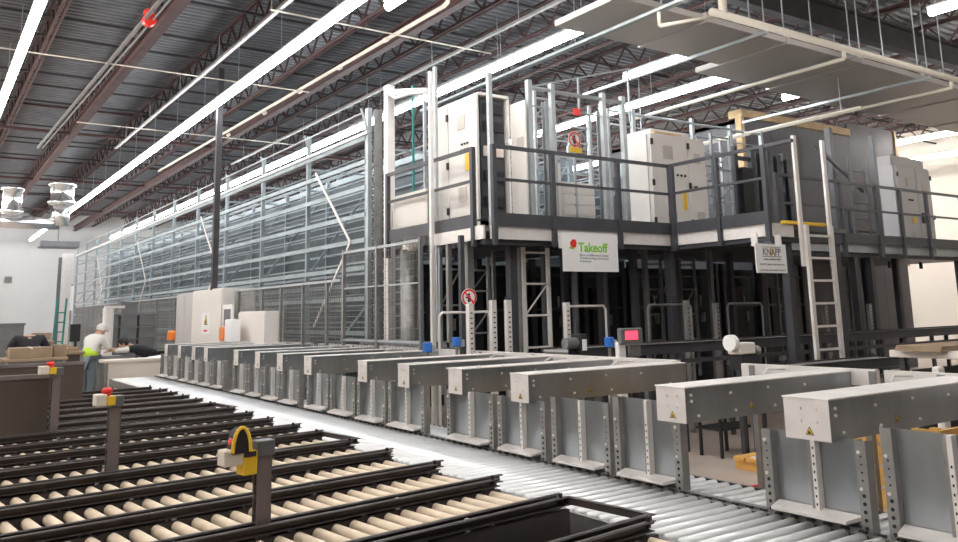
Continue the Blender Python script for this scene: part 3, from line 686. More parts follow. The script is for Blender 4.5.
# right cabinet
t = thing('control_cabinet', 'grey electrical cabinet on the right part of the platform with yellow tag', 'cabinet', (0, 0, 0))
MB().box(17.56, 18.98, 9.43, 9.95, 2.74, 4.72).put('body', 'cabg', t, bevel=.008)
MB().box(17.53, 17.56, 9.45, 9.93, 2.85, 4.7).put('side_panel', 'cabg', t)
d = MB().box(17.58, 18.36, 9.40, 9.43, 2.85, 4.7).put('door', 'cabg', t, bevel=.006)
vent(d, 18.05, 9.40, 4.35, 'y', .2); vent(d, 18.1, 9.4, 3.15, 'y', .2)
for k in range(3): MB().cyl((17.98+.07*k, 9.38, 3.95), (17.98+.07*k, 9.40, 3.95), .022, 10).put('button', 'blackm', d)
MB().cyl((18.12, 9.385, 3.5), (18.12, 9.40, 3.5), .08, 14).put('yellow_tag', 'yellow', d)
d = MB().box(18.38, 18.97, 9.40, 9.43, 2.85, 4.68).put('door', 'cabg', t, bevel=.006)
vent(d, 18.7, 9.4, 4.3, 'y', .2); vent(d, 18.75, 9.4, 3.1, 'y', .2); MB().box(18.45, 18.52, 9.36, 9.4, 3.45, 3.68).put('handle', 'blackm', d)
for z in (4.5, 3.6, 3.0): hinge(t, 17.58, 9.4, z, 'y'); hinge(t, 18.97, 9.4, z, 'y')
MB().box(17.75, 18.9, 9.6, 10.0, 4.73, 4.98).put('cable_box', 'cabg', bevel=.01, label='grey cable box on top of the right hand cabinet', cat='box')
MB().box(19.0, 19.35, 9.7, 10.2, 2.74, 5.0).put('side_cabinet', 'cabg', bevel=.01, label='narrow grey cabinet behind the right hand cabinet', cat='cabinet')

# safety frame with top rails behind the railing
def screen(fx, y, zt, lab):
    t = thing('safety_screen', lab, 'frame', (0, y, 0))
    for x in fx: MB().box(x-.035, x+.035, -.035, .035, 2.76, zt+.11).put('post', 'zinc', t)
    for a, b in zip(fx, fx[1:]):
        MB().cyl((a, 0, zt), (b, 0, zt+.02), .03, 8).put('top_rail', 'zinc', t)
        MB().cyl((a, .02, zt-.24), (b, .02, zt-.24), .012, 6).put('mid_rail', 'zinc', t)
    return t
screen([6.78, 7.19, 8.16, 8.56], 8.62, 4.75, 'zinc safety frame behind the railing left of the centre cabinet')
screen([10.0, 10.78, 12.41, 13.56, 14.56], 10.6, 5.28, 'zinc safety frame rising behind the centre cabinet')
MB().box(6.06, 6.12, 8.56, 8.62, 2.76, 4.86).put('frame_post', 'zinc', label='zinc post at the corner of the open cabinet', cat='post')
# upper lift towers (zinc lattice) behind cabinets
for k, (x, y, wd, z0, z1, dx, lab) in enumerate([
        (7.05, 9.6, .42, 2.76, 4.4, 1, 'zinc ladder frame right of the open cabinet door'),
        (7.9, 9.9, .35, 2.76, 5.2, 1, 'zinc ladder frame behind the low cabinet'),
        (8.6, 9.4, .4, 2.76, 4.9, 1, 'zinc ladder frame left of the centre cabinet'),
        (11.6, 9.5, .5, 2.74, 4.8, 1, 'zinc ladder frame right of the centre cabinet'),
        (6.75, 11.4, .9, 2.76, 5.2, 1, 'wide zinc lattice behind the open cabinet'),
        (9.2, 11.2, 1.0, 2.76, 5.2, 1, 'wide zinc lattice behind the centre cabinet left side'),
        (12.3, 10.5, .8, 2.74, 5.0, 1, 'zinc lattice left of the dark lift tower')]):
    lattice(x, y, z0, z1, wd, (1, 0), 'zinc', lab, rungs=.3)
for x, lab in ((7.35, 'first tall zinc mast behind the front railing'), (8.42, 'second tall zinc mast behind the front railing')):
    MB().chan((x, 8.95, 2.76), (x, 8.95, 4.7), .10, .09, .012, up=(0,1,0)).put('lift_mast', 'zinc', label=lab, cat='mast')
# hanging clear sheet panels, frames top
t = thing('frame_screen', 'thin wire frame screen standing above the safety frame', 'screen', (7.3, 9.3, 0))
MB().bar((0,0,2.76), (0,0,5.05), .02).bar((.02, -.05, 5.0), (2.1, -.05, 5.6), .02).bar((2.1, 0, 4.7), (2.1, 0, 5.6), .025).bar((1.0, 0, 4.7), (1.0, 0, 5.3), .02).put('frame', 'zinc', t)
# prohibition signs
def prohib(x, y, z, r, lab):
    t = thing('prohibition_sign', lab, 'sign', (x, y, z))
    MB().cyl((0, .004, 0), (0, 0, 0), r*1.12, 24).put('disc', 'white', t)
    m = MB(); n = 24
    for k in range(n):
        a, b = 2*math.pi*k/n, 2*math.pi*(k+1)/n
        m.add([(r*1.05*math.cos(a), -.004, r*1.05*math.sin(a)), (r*1.05*math.cos(b), -.004, r*1.05*math.sin(b)), (r*.82*math.cos(b), -.004, r*.82*math.sin(b)), (r*.82*math.cos(a), -.004, r*.82*math.sin(a))], [(0,1,2,3)])
    m.bar((-r*.6, -.005, r*.6), (r*.6, -.005, -r*.6), .004, r*.2, up=(1,0,1)); m.put('red_ring', 'red', t)
    MB().box(-r*.2, r*.2, -.003, 0, -r*.55, r*.2).cyl((0, -.003, r*.38), (0, 0, r*.38), r*.16, 10).bar((-r*.5, -.002, 0), (r*.2, -.002, .0), .002, r*.18).put('figure', 'blackm', t)
    return t
ps = prohib(7.83, 8.9, 4.18, .11, 'round red no-entry sign up on the frame behind the railing')
MB().box(-.11, .12, -.02, 0, -.20, -.12).put('yellow_label', 'yellow', ps, label='yellow label below the disc')
MB().box(-.02, .02, .0, .03, -1.42, .1).put('stem', 'zinc', ps)
prohib(5.66, 8.52, 1.88, .10, 'round red no-entry sign low beneath the platform left end')
prohib(9.75, 8.98, 1.98, .10, 'round pale no-entry sign low near the ladder')
MB().box(7.55, 7.68, -.05, -.03, 4.45, 4.55).put('red_label', 'red', bpy.data.objects['safety_screen'], label='small red label')

# dark lift tower and enclosure on the right
for k, (x, y) in enumerate([(12.7, 9.3), (13.2, 9.3), (13.8, 9.5)]):
    MB().chan((x, y, 2.74), (x, y, 4.5), .12, .10, .012, up=(0,1,0)).put('tower_column', 'char', label='dark tower column behind the ladder, %s from the left' % ORD[k], cat='column', group='dark tower columns')
t = thing('lift_tower', 'dark conveyor lift tower behind the ladder head', 'tower', (12.6, 9.8, 0))
for x in (0, .5, 1.0, 1.5): MB().box(x-.05, x+.05, -.05, .05, 2.74, 4.7).put('column', 'char', t)
for k in range(6): MB().box(0, 1.5, -.02, .02, 2.95+.3*k, 3.03+.3*k).put('cross_beam', 'char', t)
MB().box(.1, .4, -.1, 0, 3.1, 4.3).put('panel', 'blackm', t)
MB().bar((12.9, 8.3, 4.5), (14.3, 8.3, 3.75), .05).put('diagonal_strut', 'charlt', label='grey diagonal strut right of the ladder', cat='strut')
for x in (13.6, 15.0): MB().box(x-.05, x+.05, 8.4, 8.5, 2.7, 4.9).put('tall_post', 'charlt', label='tall grey post behind the right railing, %s one' % ('left' if x < 14 else 'right'), cat='post')
t = thing('panel_enclosure', 'large dark grey panelled enclosure with plywood top edge', 'enclosure', (0, 12.0, 0))
xs = [15.8, 16.9, 18.0, 19.1, 20.2]
for a, b in zip(xs, xs[1:]): MB().box(a+.005, b-.005, 0, .08, 0, 6.12).put('panel', 'enclosure', t)
for a, b in ((20.2, 21.3), (21.3, 22.5)): MB().box(a+.005, b-.005, 0, .08, 0, 6.5).put('panel', 'enclosure', t)
MB().box(15.72, 20.2, -.08, .3, 6.12, 6.3).put('top_plank', 'ply', t, label='plywood edging along the top')
MB().box(15.70, 15.82, -.06, .1, 3.0, 6.12).put('corner_plank', 'ply', t)
MB().box(22.46, 22.56, -.04, .3, 2.7, 6.5).put('corner_plank', 'ply', t)
MB().box(15.8, 22.5, .08, 4.5, 6.0, 6.1).box(15.8, 15.88, .08, 4.5, 0, 6.1).put('return_wall', 'enclosure', t)

# ------------------------------------------------------------------ machinery beneath the platform
bx = [6.6, 7.75, 8.9, 10.1, 11.3, 12.6, 14.0, 15.4, 17.0]
for k, (a, b) in enumerate(zip(bx, bx[1:])):
    t = thing('machine_bay', 'machine bay with added dark backing beneath the platform, %s from the left' % ORD[k], 'machine', (a, 11.4, 0), group='machine bays beneath the platform')
    L = b-a
    MB().box(.02, L-.02, .35, .4, .2, 2.5).put('back_panel', 'bayshade', t)  # added dark sheet, its colour supplies the shade under the platform
    MB().box(0, .10, 0, .1, 0, 2.6).put('column', 'char', t); MB().box(L-.22, L-.14, 0, .1, 0, 2.6).put('column', 'char', t)
    for z in (.9, 1.7, 2.3): MB().box(.1, L-.2, .03, .07, z, z+.05).put('cross_beam', 'char', t)
    MB().box(.3, L*.55, .1, .3, 1.0, 2.1).put('carriage', 'blackm', t, bevel=.01)
    MB().box(L*.62, L*.66, .2, .3, 1.75, 1.95).box(L*.7, L*.73, .2, .3, 1.4, 1.6).put('indicator_plate', 'galvlt', t)
# light ladder frames and guards seen under the platform
lattice(6.70, 8.75, .6, 2.55, .42, (1, 0), 'galvlt', 'pale ladder frame under the platform left of the large sign', rungs=.42)
lattice(6.0, 9.75, .6, 2.6, .35, (1, 0), 'zinc', 'pale ladder frame under the platform left end', rungs=.5)
lattice(6.62, 9.9, .6, 2.5, .3, (1, 0), 'zinc', 'narrow pale lattice under the platform behind the round sign', rungs=.3)
lattice(9.55, 9.3, .6, 2.5, .35, (1, 0), 'charlt', 'grey lattice under the platform right of the large sign', rungs=.4)
lattice(10.35, 9.3, .6, 2.5, .35, (1, 0), 'charlt', 'grey lattice under the platform below the small sign', rungs=.4)
lattice(12.9, 9.3, .6, 2.5, .4, (1, 0), 'charlt', 'grey lattice under the platform right of the ladder', rungs=.4)
lattice(14.9, 9.4, .6, 2.5, .45, (1, 0), 'charlt', 'grey lattice under the platform near its right end', rungs=.4)
ci = 0
for x, y, wd, mt in ((5.80, 9.2, .06, 'slot'), (5.95, 8.95, .10, 'slot'), (5.62, 8.62, .06, 'char'), (7.15, 9.4, .09, 'slot'), (7.02, 9.9, .05, 'slot'), (7.5, 9.3, .08, 'charlt'), (7.72, 8.9, .06, 'charlt'), (7.95, 9.4, .08, 'char'), (8.3, 9.0, .07, 'char'),
        (8.6, 9.2, .05, 'charlt'), (8.9, 8.9, .09, 'char'), (9.35, 9.1, .07, 'charlt'), (10.1, 9.2, .09, 'char'), (10.75, 9.0, .07, 'charlt'), (11.5, 9.2, .09, 'char'), (12.2, 9.1, .07, 'char'), (15.8, 9.3, .1, 'char'), (16.4, 9.0, .1, 'char')):
    MB().box(-wd/2, wd/2, -wd/2, wd/2, 0, 2.62 if x > 5.85 else 2.66).put('machine_column', mt, loc=(x, y, 0), label='slim %s machine column beneath the platform, %s from the left' % ('pale' if mt == 'slot' else 'grey' if mt == 'charlt' else 'charcoal', ORD[ci]), cat='column', group='slim columns beneath the platform'); ci += 1
def hoop(x, y, wd, z, lab, mt='galvlt'):
    MB().tube([(0, 0, 0), (0, 0, z-.05), (.04, 0, z), (wd-.04, 0, z), (wd, 0, z-.05), (wd, 0, 0)], .016, 8).put('guard_hoop', mt, loc=(x, y, 0), smooth=False, label=lab, cat='guard')
hoop(5.27, 8.6, .76, 1.70, 'pale tubular hoop guard beneath the left end of the platform')
hoop(7.2, 8.5, .72, 1.75, 'pale tubular hoop guard beneath the large sign')
hoop(8.6, 8.36, .9, 1.75, 'pale tubular hoop guard between the two signs', 'slot')
hoop(10.5, 8.5, .85, 1.75, 'pale tubular hoop guard left of the ladder', 'slot')
hm2 = MB()
for k in range(14): hm2.box(-.015, .015, -.037, -.036, .9+.06*k, .915+.06*k)
hm2 = hm2.mesh('slots', 'hole')
for k, (x, z) in enumerate(((5.52, 1.80), (5.86, 1.84), (6.09, 1.84), (7.04, 1.80), (9.0, 1.80), (9.62, 1.76), (12.3, 1.72), (13.6, 1.70))):
    t = thing('guide_post', 'short pale slotted guide post beneath the platform, %s from the left' % ORD[k], 'post', (x, 8.3 if x < 8 else 8.0, 0), group='short guide posts')
    MB().box(-.035, .035, -.035, .035, 0, z).put('post', 'galvlt' if x < 8 else 'slot', t, bevel=.004); link('slots', hm2, t, kind='stuff')

# cross conveyors in front of the platform
def belt(name, a, b, z, lab, wd=.5):
    t = thing(name, lab, 'conveyor', (0, 0, 0)); a = Vector((*a, 0)); b = Vector((*b, 0)); d = (b-a).normalized(); r = Vector((d.y, -d.x, 0))*wd/2
    for s in (1, -1): MB().chan(tuple(a+r*s+Vector((0,0,z))), tuple(b+r*s+Vector((0,0,z))), .03, .12, .006, op=s).put('side_channel', 'char' if s > 0 else 'black', t)
    ml = (b-a).length; n = min(int(ml/.1), 140)
    rm = MB().cyl(tuple(-r*.93), tuple(r*.93), .025, 8).mesh('roller', 'slot')
    for k in range(n): link('roller', rm, t, tuple(a+d*(.1*k+.05)+Vector((0, 0, z+.02))))
    k = .3
    while k < ml:
        for s in (1, -1):
            p = a+d*k+r*s; MB().bar((p.x, p.y, 0), (p.x, p.y, z-.06), .05).put('leg', 'char', t)
        k += 1.5
    m = MB(); k = .5
    while k < ml: p = a+d*k+r*1.04; m.box(p.x-.05, p.x+.05, p.y-.01, p.y+.03, z-.25, z-.17); k += 1.1
    m.put('cable_clamps', 'slot', t, kind='stuff')
    p0 = a+r*1.02; p1 = b+r*1.02
    MB().bar((p0.x, p0.y, z-.16), (p1.x, p1.y, z-.16), .04, .05).put('cable_duct', 'char', t)
belt('cross_conveyor', (6.25, 17), (6.25, 12.4), 1.0, 'dark conveyor tucked inside the front rack base', .3)
t = thing('cable_trunking', 'dark cable trunking on legs behind the white back rail', 'trunking', (5.79, 0, 0))
MB().box(-.02, .02, 8.75, 11.8, 1.24, 1.32).put('trunk', 'charlt', t)
for y in (8.9, 10.2, 11.6): MB().box(-.02, .02, y, y+.04, 0, 1.24).put('leg', 'char', t)
belt('cross_conveyor', (5.95, 7.25), (17.5, 7.35), 1.22, 'long dark conveyor crossing in front of the platform columns', .5)
belt('cross_conveyor', (8.6, 6.15), (10.9, 6.15), .95, 'lower dark conveyor stub beside the ladder foot', .4)
# small devices
t = thing('display_terminal', 'small terminal with glowing red screen on a white stand', 'terminal', (6.1, 6.4, 0))
MB().box(0, .10, -.03, .03, 0, 1.36).put('stand', 'white', t, bevel=.008)
MB().box(0, .32, -.07, -.01, 1.33, 1.50).put('housing', 'charlt', t, bevel=.012)
MB().box(.06, .24, -.074, -.069, 1.38, 1.47).put('screen', 'screen', t)
MB().box(.15, .30, -.05, 0, 1.20, 1.32).put('bracket_box', 'charlt', t, bevel=.01)
for x, y, z, lab in ((4.95, 8.35, 1.30, 'small blue motor cap behind the sixth gate'), (5.52, 8.6, 1.34, 'small blue motor cap in front of the round sign'), (6.48, 6.92, 1.33, 'small blue motor cap left of the red screen terminal')):
    t = thing('blue_motor', lab, 'motor', (x, y, z)); MB().cyl((0, 0, -.05), (0, 0, .06), .055, 12).put('cap', 'blue', t, bevel=.01); MB().box(.03, .10, -.03, .03, -.06, .03).put('housing', 'zinc', t, bevel=.01)
    MB().cyl((0, 0, -z), (0, 0, -.05), .02, 8).put('bracket', 'slot', t)
t = thing('gear_motor', 'grey gear motor with black guard on the crossing conveyor', 'motor', (5.98, 6.98, 1.24))
MB().cyl((-.10, 0, .1), (.06, 0, .1), .06, 14).put('motor', 'charlt', t); MB().box(.06, .15, -.08, .08, -.02, .2).put('guard', 'blackm', t, bevel=.01)
MB().box(.08, .14, -.09, -.08, .02, .14).put('label_plate', 'white', t)
t = thing('drive_unit', 'pale drive unit with a white flange left of the ladder foot', 'motor', (7.5, 6.1, 0))
MB().box((.1+0), .38, -.08, .1, 1.17, 1.30).put('gearbox', 'cab', t, bevel=.02); MB().cyl((.02, 0, 1.30), (.09, 0, 1.30), .09, 16).put('flange', 'white', t)
MB().box(.12, .42, -.08, .1, 1.0, 1.16).put('base', 'blackm', t); MB().cyl((.42, 0, 1.2), (.5, 0, 1.2), .06, 10).put('shaft_cap', 'slot', t)
for x in (.16, .38): MB().bar((x, 0, 0), (x, 0, 1.0), .05).put('leg', 'char', t)
# floor items behind the gates
t = thing('timber_pallet', 'yellow timber planks with a white sheet lying on the floor behind the gate', 'timber', (7.3, 5.2, 0), .0)
for k in range(5): MB().box(0, 1.1, .16*k, .16*k+.13, .10, .135).put('plank', 'wood', t)
for k in range(3): MB().box(.05+.48*k, .13+.48*k, 0, .78, .0, .10).put('bearer', 'wood', t)
MB().box(.05, .8, .05, .6, .135, .142).put('sheet', 'white', t)
t = thing('timber_crate', 'orange timber slatted crate showing through the narrow gap between posts', 'crate', (6.0, 3.1, 0), 0)
for k in range(5): MB().box(0, 1.1, 0, .03, .06+.155*k, .19+.155*k).put('slat', 'wood', t); MB().box(0, .03, .03, .9, .06+.155*k, .19+.155*k).put('slat', 'wood', t)
for x in (.03, 1.0):
    for y in (.03, .85): MB().box(x, x+.06, y, y+.06, 0, .82).put('corner_post', 'wood', t)
MB().tube([(5.4, 5.2, .012), (6.4, 5.35, .012), (7.0, 5.2, .012), (7.8, 5.7, .012), (9, 5.6, .012)], .012, 6).put('floor_cable', 'red', label='dark red cable lying on the concrete floor', cat='cable')
t = thing('tool_stand', 'small black wheeled stand with dangling cables behind the near gate', 'stand', (7.7, 6.45, 0))
for x in (0, .45):
    for y in (0, .3): MB().bar((x, y, 0), (x, y, .8), .03).put('leg', 'blackm', t)
MB().box(-.03, .5, -.03, .33, .8, .83).put('top', 'blackm', t); MB().box(-.03, .5, -.03, .33, .3, .33).put('shelf', 'blackm', t)
MB().box(.02, .1, -.06, -.03, .55, .7).put('socket', 'white', t); MB().box(.2, .28, -.06, -.03, .58, .7).put('socket', 'white', t)
MB().tube([(.05, -.05, .55), (.1, -.08, .4), (.3, -.08, .38), (.33, -.05, .55)], .01, 6).put('cable', 'blackm', t)
# work table on the right
t = thing('packing_table', 'beige topped work table with a rounded white end at the right edge', 'table', (9.15, 4.3, 0))
MB().box(0, 2.2, 0, .9, 1.10, 1.18).put('tabletop', 'cab', t, bevel=.01)
MB().box(0, 2.2, .0, .02, 1.02, 1.10).put('apron', 'cab', t)
MB().box(-.72, -.58, 0, .08, 0, 1.07).put('end_post', 'cab', t, bevel=.03)
MB().box(-.58, 2.2, .3, .34, .2, 1.02).put('back_panel', 'blackm', t)
for x in (.1, 2.1): MB().bar((x, .8, 0), (x, .8, 1.1), .06).put('leg', 'char', t)
t = thing('flat_carton', 'flat orange-brown cardboard sheets on the work table', 'cardboard', (9.0, 4.55, 1.18))
for k in range(3): MB().box(.02*k, 1.5, .0, .5, .02*k+.001, .02*k+.018).put('sheet', 'card', t)

# ------------------------------------------------------------------ far left area
def cabinet(x0, x1, y0, y1, z, lab, mt='cab', sign=True, seams=1):
    t = thing('floor_cabinet', lab, 'cabinet', (x0, y0, 0)); W = x1-x0; L = y1-y0
    MB().box(0, W, 0, L, 0, z).put('body', mt, t, bevel=.01)
    for k in range(seams): MB().box(-.02, 0, L/seams*k+.01, L/seams*(k+1)-.01, .1, z-.03).put('door', mt, t, bevel=.005)
    if sign:
        MB().box(-.026, -.02, L*.35, L*.62, 1.35, 1.80).put('label_sheet', 'white', t); tri_sign(t, (-.026, L*.48, 1.62), 'x', .26)
        MB().box(-.028, -.026, L*.42, L*.55, 1.4, 1.44).put('label_line', 'red', t)
    return t
cabinet(5.25, 5.95, 17.2, 19.4, 2.31, 'big white switch cabinet with a yellow warning label', 'cab')
cabinet(5.3, 5.95, 19.5, 21.0, 2.28, 'pale cabinet left of the big switch cabinet', 'cabg', False, 2)
cabinet(5.25, 5.6, 14.6, 16.1, 1.80, 'lower white cabinet right of the big switch cabinet', 'cab', False)
t = thing('wall_panel_pc', 'small white framed screen beside the lower white cabinet', 'terminal', (5.2, 16.4, 0))
MB().box(0, .05, 0, .6, 1.45, 1.95).put('frame', 'white', t, bevel=.01); MB().box(-.006, 0, .08, .5, 1.52, 1.86).put('screen', 'charlt', t); MB().bar((.03, .3, 0), (.03, .3, 1.5), .06).put('stand', 'white', t)
t = thing('red_device', 'red and white device standing in front of the big switch cabinet', 'device', (4.9, 15.9, 0))
MB().box(0, .15, 0, .35, 1.25, 1.52).put('red_case', 'orange', t, bevel=.04); MB().box(.0, .2, -.4, -.02, 1.22, 1.66).put('white_case', 'white', t, bevel=.03); MB().bar((.1, -.1, 0), (.1, -.1, 1.24), .08).put('stand', 'slot', t)
t = thing('orange_beacon', 'small orange beacon at the far gates', 'beacon', (4.6, 18.6, 1.24)); MB().lathe((0,0,0), [(.09, 0), (.09, .16), (.05, .2)], 12).put('lens', 'orange', t); MB().cyl((0,0,-1.24), (0,0,0), .03, 8).put('stand', 'slot', t)
# grey foam stacks behind workers
def totestack(x, y, cols, lab, grp, wd=.62, hh=.30, mt='tote'):
    i = 0
    for cx, rows in enumerate(cols):
        for r in range(rows):
            t = thing('storage_tote', '%s, %s column, %s layer' % (lab, ORD[cx], ORD[r]), 'tote', (x+cx*(wd+.02), y, r*(hh+.005)), group=grp)
            MB().box(.02, wd-.02, .02, .4, 0, hh-.03).put('body', mt, t, bevel=.01); MB().box(0, wd, 0, .42, hh-.04, hh).put('rim', mt, t)
totestack(3.75, 22, [6, 7, 6], 'grey plastic tote stacked behind the workers', 'grey tote stack behind the workers', .42)
totestack(.2, 18, [6, 6, 5], 'dark grey tote in the stack at the left edge', 'grey tote stack at the left edge', .5, .33)
t = thing('wrapped_pallet', 'translucent white film wrapped bundle beside the grey totes', 'bundle', (3.72, 21.4, 0))
MB().box(0, .22, 0, .3, 0, 2.0).put('film', 'galvlt', t, bevel=.05); MB().box(.0, .45, .0, .1, 1.97, 2.03).put('top_film', 'galvlt', t)
def carton(x, y, z, a, b, c, lab, op=False, lbl=False):
    t = thing('carton', lab, 'box', (x, y, z))
    MB().box(0, a, 0, b, 0, c).put('box', 'card', t, bevel=.006)
    MB().box(a*.47, a*.53, -.003, b, c-.02, c+.003).put('tape', 'beige', t)
    if op: MB().bar((0, b, c), (.0, b+.1, c+.12), a*.02, .01).box(0, a, b, b+.01, c, c+.16).put('flap', 'card', t)
    if lbl: MB().box(a*.3, a*.75, -.004, 0, c*.2, c*.85).put('label_sheet', 'white', t)
def bench(x0, x1, y0, y1, z, lab, mt='brown', top='beige'):
    t = thing('work_bench', lab, 'table', (x0, y0, 0)); W = x1-x0; L = y1-y0
    MB().box(0, W, 0, L, z-.05, z).put('tabletop', top, t, bevel=.006)
    MB().box(.03, W-.03, .03, .06, .25, z-.05).put('front_panel', mt, t)
    for x in (.05, W-.05):
        for y in (.05, L-.05): MB().bar((x, y, 0), (x, y, z-.05), .05).put('leg', 'slot', t)
bench(1.2, 2.15, 15.4, 16.3, 1.10, 'brown fronted bench carrying cartons at the left', 'tote', 'card')
bench(1.98, 2.5, 16.0, 16.8, 1.16, 'brown fronted bench left of the bending worker', 'brown', 'card')
bench(3.02, 4.15, 17.12, 17.75, .93, 'pale fronted bench in front of the workers', 'beige', 'beige')
carton(1.3, 15.5, 1.1, .62, .5, .17, 'long low cardboard carton on the left bench'); carton(1.95, 15.6, 1.1, .2, .3, .2, 'small carton beside the long one')
carton(2.12, 20.2, .9, .4, .4, .38, 'open cardboard carton with a white label behind the benches', True, True)
carton(2.55, 20.2, .9, .4, .4, .25, 'plain brown carton behind the left bench'); carton(2.02, 16.1, 1.16, .4, .4, .07, 'flat carton on the bench left of the worker')
MB().box(0, .9, 0, .6, 0, .9).put('low_counter', 'tote', loc=(2.05, 20.1, 0), bevel=.01, label='dark grey counter under the rear cartons', cat='counter')
MB().box(0, .9, 0, .5, 0, .88).put('low_counter', 'tote', loc=(3.1, 20.4, 0), bevel=.01, label='dark grey counter behind the standing worker', cat='counter')
m = MB(); m.add([(0,0,0),(.3,-.02,.004),(.42,.25,.05),(.15,.3,.02),(0,0,.006),(.3,-.02,.01),(.42,.25,.056),(.15,.3,.026)], [(3,2,1,0),(4,5,6,7),(0,1,5,4),(1,2,6,5),(2,3,7,6),(3,0,4,7)])
m.put('paper_sheet', 'white', loc=(3.75, 17.15, .931), label='white paper sheet hanging over the pale bench', cat='paper')
t = thing('step_ladder', 'teal step ladder leaning at the far end of the rack', 'ladder', (3.3, 27, 0))
for s in (0, .25): MB().bar((s, 0, 0), (s+.12, .3, 2.35), .05).put('stile', 'teal', t)
for k in range(7): MB().bar((.02+.014*k, .03*k, .25+.28*k), (.26+.014*k, .03*k, .25+.28*k), .035).put('rung', 'teal', t)
t = thing('monitor_stand', 'black monitor on a stand behind the benches', 'monitor', (2.85, 19.5, 0))
MB().box(-.12, .08, 0, .04, 1.25, 1.62).put('screen', 'blackm', t, bevel=.01); MB().cyl((0,.04,0), (0,.04,1.5), .03, 8).put('pole', 'blackm', t); MB().cyl((0,.04,0), (0,.04,.03), .2, 12).put('foot', 'blackm', t)
t = thing('rack_end_post', 'pale grey end panel where the rack meets the back wall', 'panel', (5.4, 42.3, 0))
MB().box(0, .5, 0, .2, 0, 4.8).put('panel', 'galvlt', t); MB().box(-.15, 0, 0, .1, 0, 4.6).put('edge', 'charlt', t)
MB().box(0, .1, 0, .02, 0, .75).put('white_notice', 'white', loc=(3.85, 28, 2.0), label='narrow white notice on a post near the back wall', cat='sign')
MB().bar((3.9, 28.05, 0), (3.9, 28.05, 2.8), .05).put('notice_post', 'slot', label='slim post holding the white notice', cat='post')

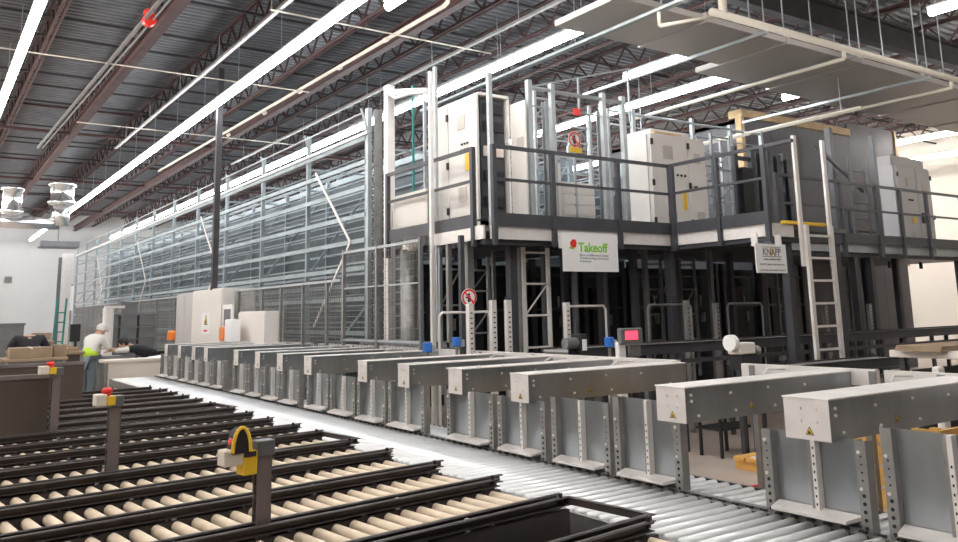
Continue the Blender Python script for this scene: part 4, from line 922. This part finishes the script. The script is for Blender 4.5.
# ------------------------------------------------------------------ people
def body(name, parent, joints, edges, radii, m, sub=1):
    me = bpy.data.meshes.new(name); me.from_pydata(joints, edges, []); me.materials.append(G[m])
    o = bpy.data.objects.new(name, me); COL.objects.link(o); o.parent = parent
    sk = o.modifiers.new('skin', 'SKIN'); sk.use_smooth_shade = True
    for v, r in zip(me.skin_vertices[0].data, radii): v.radius = (r, r) if not isinstance(r, tuple) else r
    me.skin_vertices[0].data[0].use_root = True
    s = o.modifiers.new('sub', 'SUBSURF'); s.levels = sub; s.render_levels = sub
    return o
def person(lab, loc, rz, P, top, bottom, hairm='hair', cap=False, vest=False, sleeves=None):
    # P: pelvis, chest, neck, head, shoulders, elbows, hands, knees, ankles as dict
    t = thing('person', lab, 'person', loc, rz)
    J = [P['pelvis'], P['waist'], P['chest'], P['neck'], P['head'], P['shL'], P['elL'], P['haL'], P['shR'], P['elR'], P['haR'], P['hipL'], P['knL'], P['anL'], P['toL'], P['hipR'], P['knR'], P['anR'], P['toR']]
    E_ = [(0,1),(1,2),(2,3),(3,4),(2,5),(5,6),(6,7),(2,8),(8,9),(9,10),(0,11),(11,12),(12,13),(13,14),(0,15),(15,16),(16,17),(17,18)]
    Rr = [.13,.12,.14,.055,.075,.06,.045,.03,.06,.045,.03,.09,.065,.045,.04,.09,.065,.045,.04]
    body('body', t, J, E_, Rr, 'skin')
    body('shirt', t, [J[0], J[1], J[2], J[5], J[6], J[8], J[9], tuple(Vector(J[2]).lerp(Vector(J[3]), .75))], [(0,1),(1,2),(2,3),(3,4),(2,5),(5,6),(2,7)], [.155,.15,.185,.095,.065,.095,.065,.10], top)
    if sleeves:
        for a, b, c in ((5,6,7),(8,9,10)): body('sleeve', t, [J[a], J[b], tuple(Vector(J[b]).lerp(Vector(J[c]), .85))], [(0,1),(1,2)], [.085,.065,.05], sleeves)
    body('trousers', t, [J[0], J[11], J[12], J[13], J[15], J[16], J[17]], [(0,1),(1,2),(2,3),(0,4),(4,5),(5,6)], [.155,.11,.085,.07,.11,.085,.07], bottom)
    if vest: body('vest', t, [tuple(Vector(J[0])+Vector((0,0,-.06))), tuple(Vector(J[1])+Vector((0,.04,.14)))], [(0,1)], [.20,.19], 'hivis')
    for s, a in ((1, 14), (-1, 18)): MB().ball((J[a][0], J[a][1], J[a][2]+.01), .07, 8, (.8, 1.5, .7)).put('shoe', 'blackm', t, True)
    h = Vector(J[4]); f = Vector(P['face']).normalized(); side = f.cross(Vector((0,0,1))).normalized(); upv = side.cross(f)
    hd = MB().ball((0,0,0), .1, 14, (.80, .98, 1.2)).put('head', 'skin', t, True); hd.location = h+Vector(P['face'])*.02
    q = f.to_track_quat('Y', 'Z'); hd.rotation_euler = q.to_euler()
    MB().ball((0, .095, -.012), .022, 6, (.7, 1, 1)).put('nose', 'skin', hd, True)
    for s in (1, -1):
        MB().ball((.033*s, .085, .02), .011, 6).put('eye', 'blackm', hd); MB().ball((.083*s, -.0, -.0), .025, 6, (.4, .8, 1.2)).put('ear', 'skin', hd)
    MB().box(-.024, .024, .083, .09, -.056, -.049).put('mouth', 'red', hd)
    if cap:
        MB().ball((0, -.01, .035), .108, 14, (.88, 1.02, .95)).put('cap', 'clothw', hd, True); MB().box(-.06, .06, .08, .17, .04, .05).put('cap_brim', 'clothw', hd, bevel=.004)
    else: MB().ball((0, -.022, .028), .106, 14, (.86, .98, 1.1)).put('hair', hairm, hd, True)
    for hand, el in ((7, 6), (10, 9)):
        c = Vector(J[hand]); d = (c-Vector(J[el])).normalized(); sd = d.cross(Vector((0,0,1))).normalized()
        m = MB().bar(c-d*.01, c+d*.075, .07, .028)
        for k, ln in enumerate((.06, .075, .07, .052)):
            p = c+d*.072+sd*(-.027+.018*k); m.cyl(p, p+d*ln*.55-Vector((0,0,.004)), .0085, 6); m.cyl(p+d*ln*.55-Vector((0,0,.004)), p+d*ln-Vector((0,0,.02)), .0078, 6)
        p = c+d*.02-sd*.035; m.cyl(p, p+d*.035-sd*.025, .011, 6); m.cyl(p+d*.035-sd*.025, p+d*.062-sd*.03, .009, 6)
        m.put('hand', 'skin', t)
    return t
std = lambda **k: dict(dict(pelvis=(0,0,.92), waist=(0,.05,1.06), chest=(0,.16,1.28), neck=(0,.24,1.40), head=(0,.30,1.50), face=(0,1,-.5),
    shL=(-.17,.18,1.31), elL=(-.24,.32,1.08), haL=(-.18,.52,1.10), shR=(.17,.18,1.31), elR=(.24,.32,1.08), haR=(.18,.52,1.10),
    hipL=(-.09,0,.88), knL=(-.10,.03,.48), anL=(-.10,-.02,.08), toL=(-.10,.10,.05), hipR=(.09,0,.88), knR=(.10,.03,.48), anR=(.10,-.02,.08), toR=(.10,.10,.05)), **k)
person('person in white cap, white shirt and yellow hi-vis waist bending over the bench', (2.92, 18.3, 0), -.9, std(), 'clothw', 'jeans', cap=True, vest=True)
person('dark-haired person in black vest with white sleeves leaning low over the pale bench', (4.25, 18.35, 0), 1.35,
    std(pelvis=(0,0,.90), waist=(0,.14,.98), chest=(0,.38,1.08), neck=(0,.52,1.13), head=(0,.63,1.20), face=(0,1,-.6), shL=(-.17,.40,1.10), elL=(-.24,.60,1.08), haL=(-.2,.86,1.06), shR=(.17,.40,1.10), elR=(.24,.60,1.08), haR=(.2,.86,1.06)), 'clothb', 'clothb', sleeves='clothw')
person('person in black shirt stooping with the back turned behind the left bench', (1.72, 16.75, 0), .0,
    std(chest=(0,.30,1.36), waist=(0,.12,1.15), neck=(0,.44,1.37), head=(0,.54,1.30), face=(0,.6,-1), shL=(-.20,.30,1.38), elL=(-.33,.30,1.16), haL=(-.3,.45,1.08), shR=(.20,.30,1.38), elR=(.33,.30,1.16), haR=(.3,.45,1.08)), 'clothb', 'clothb')
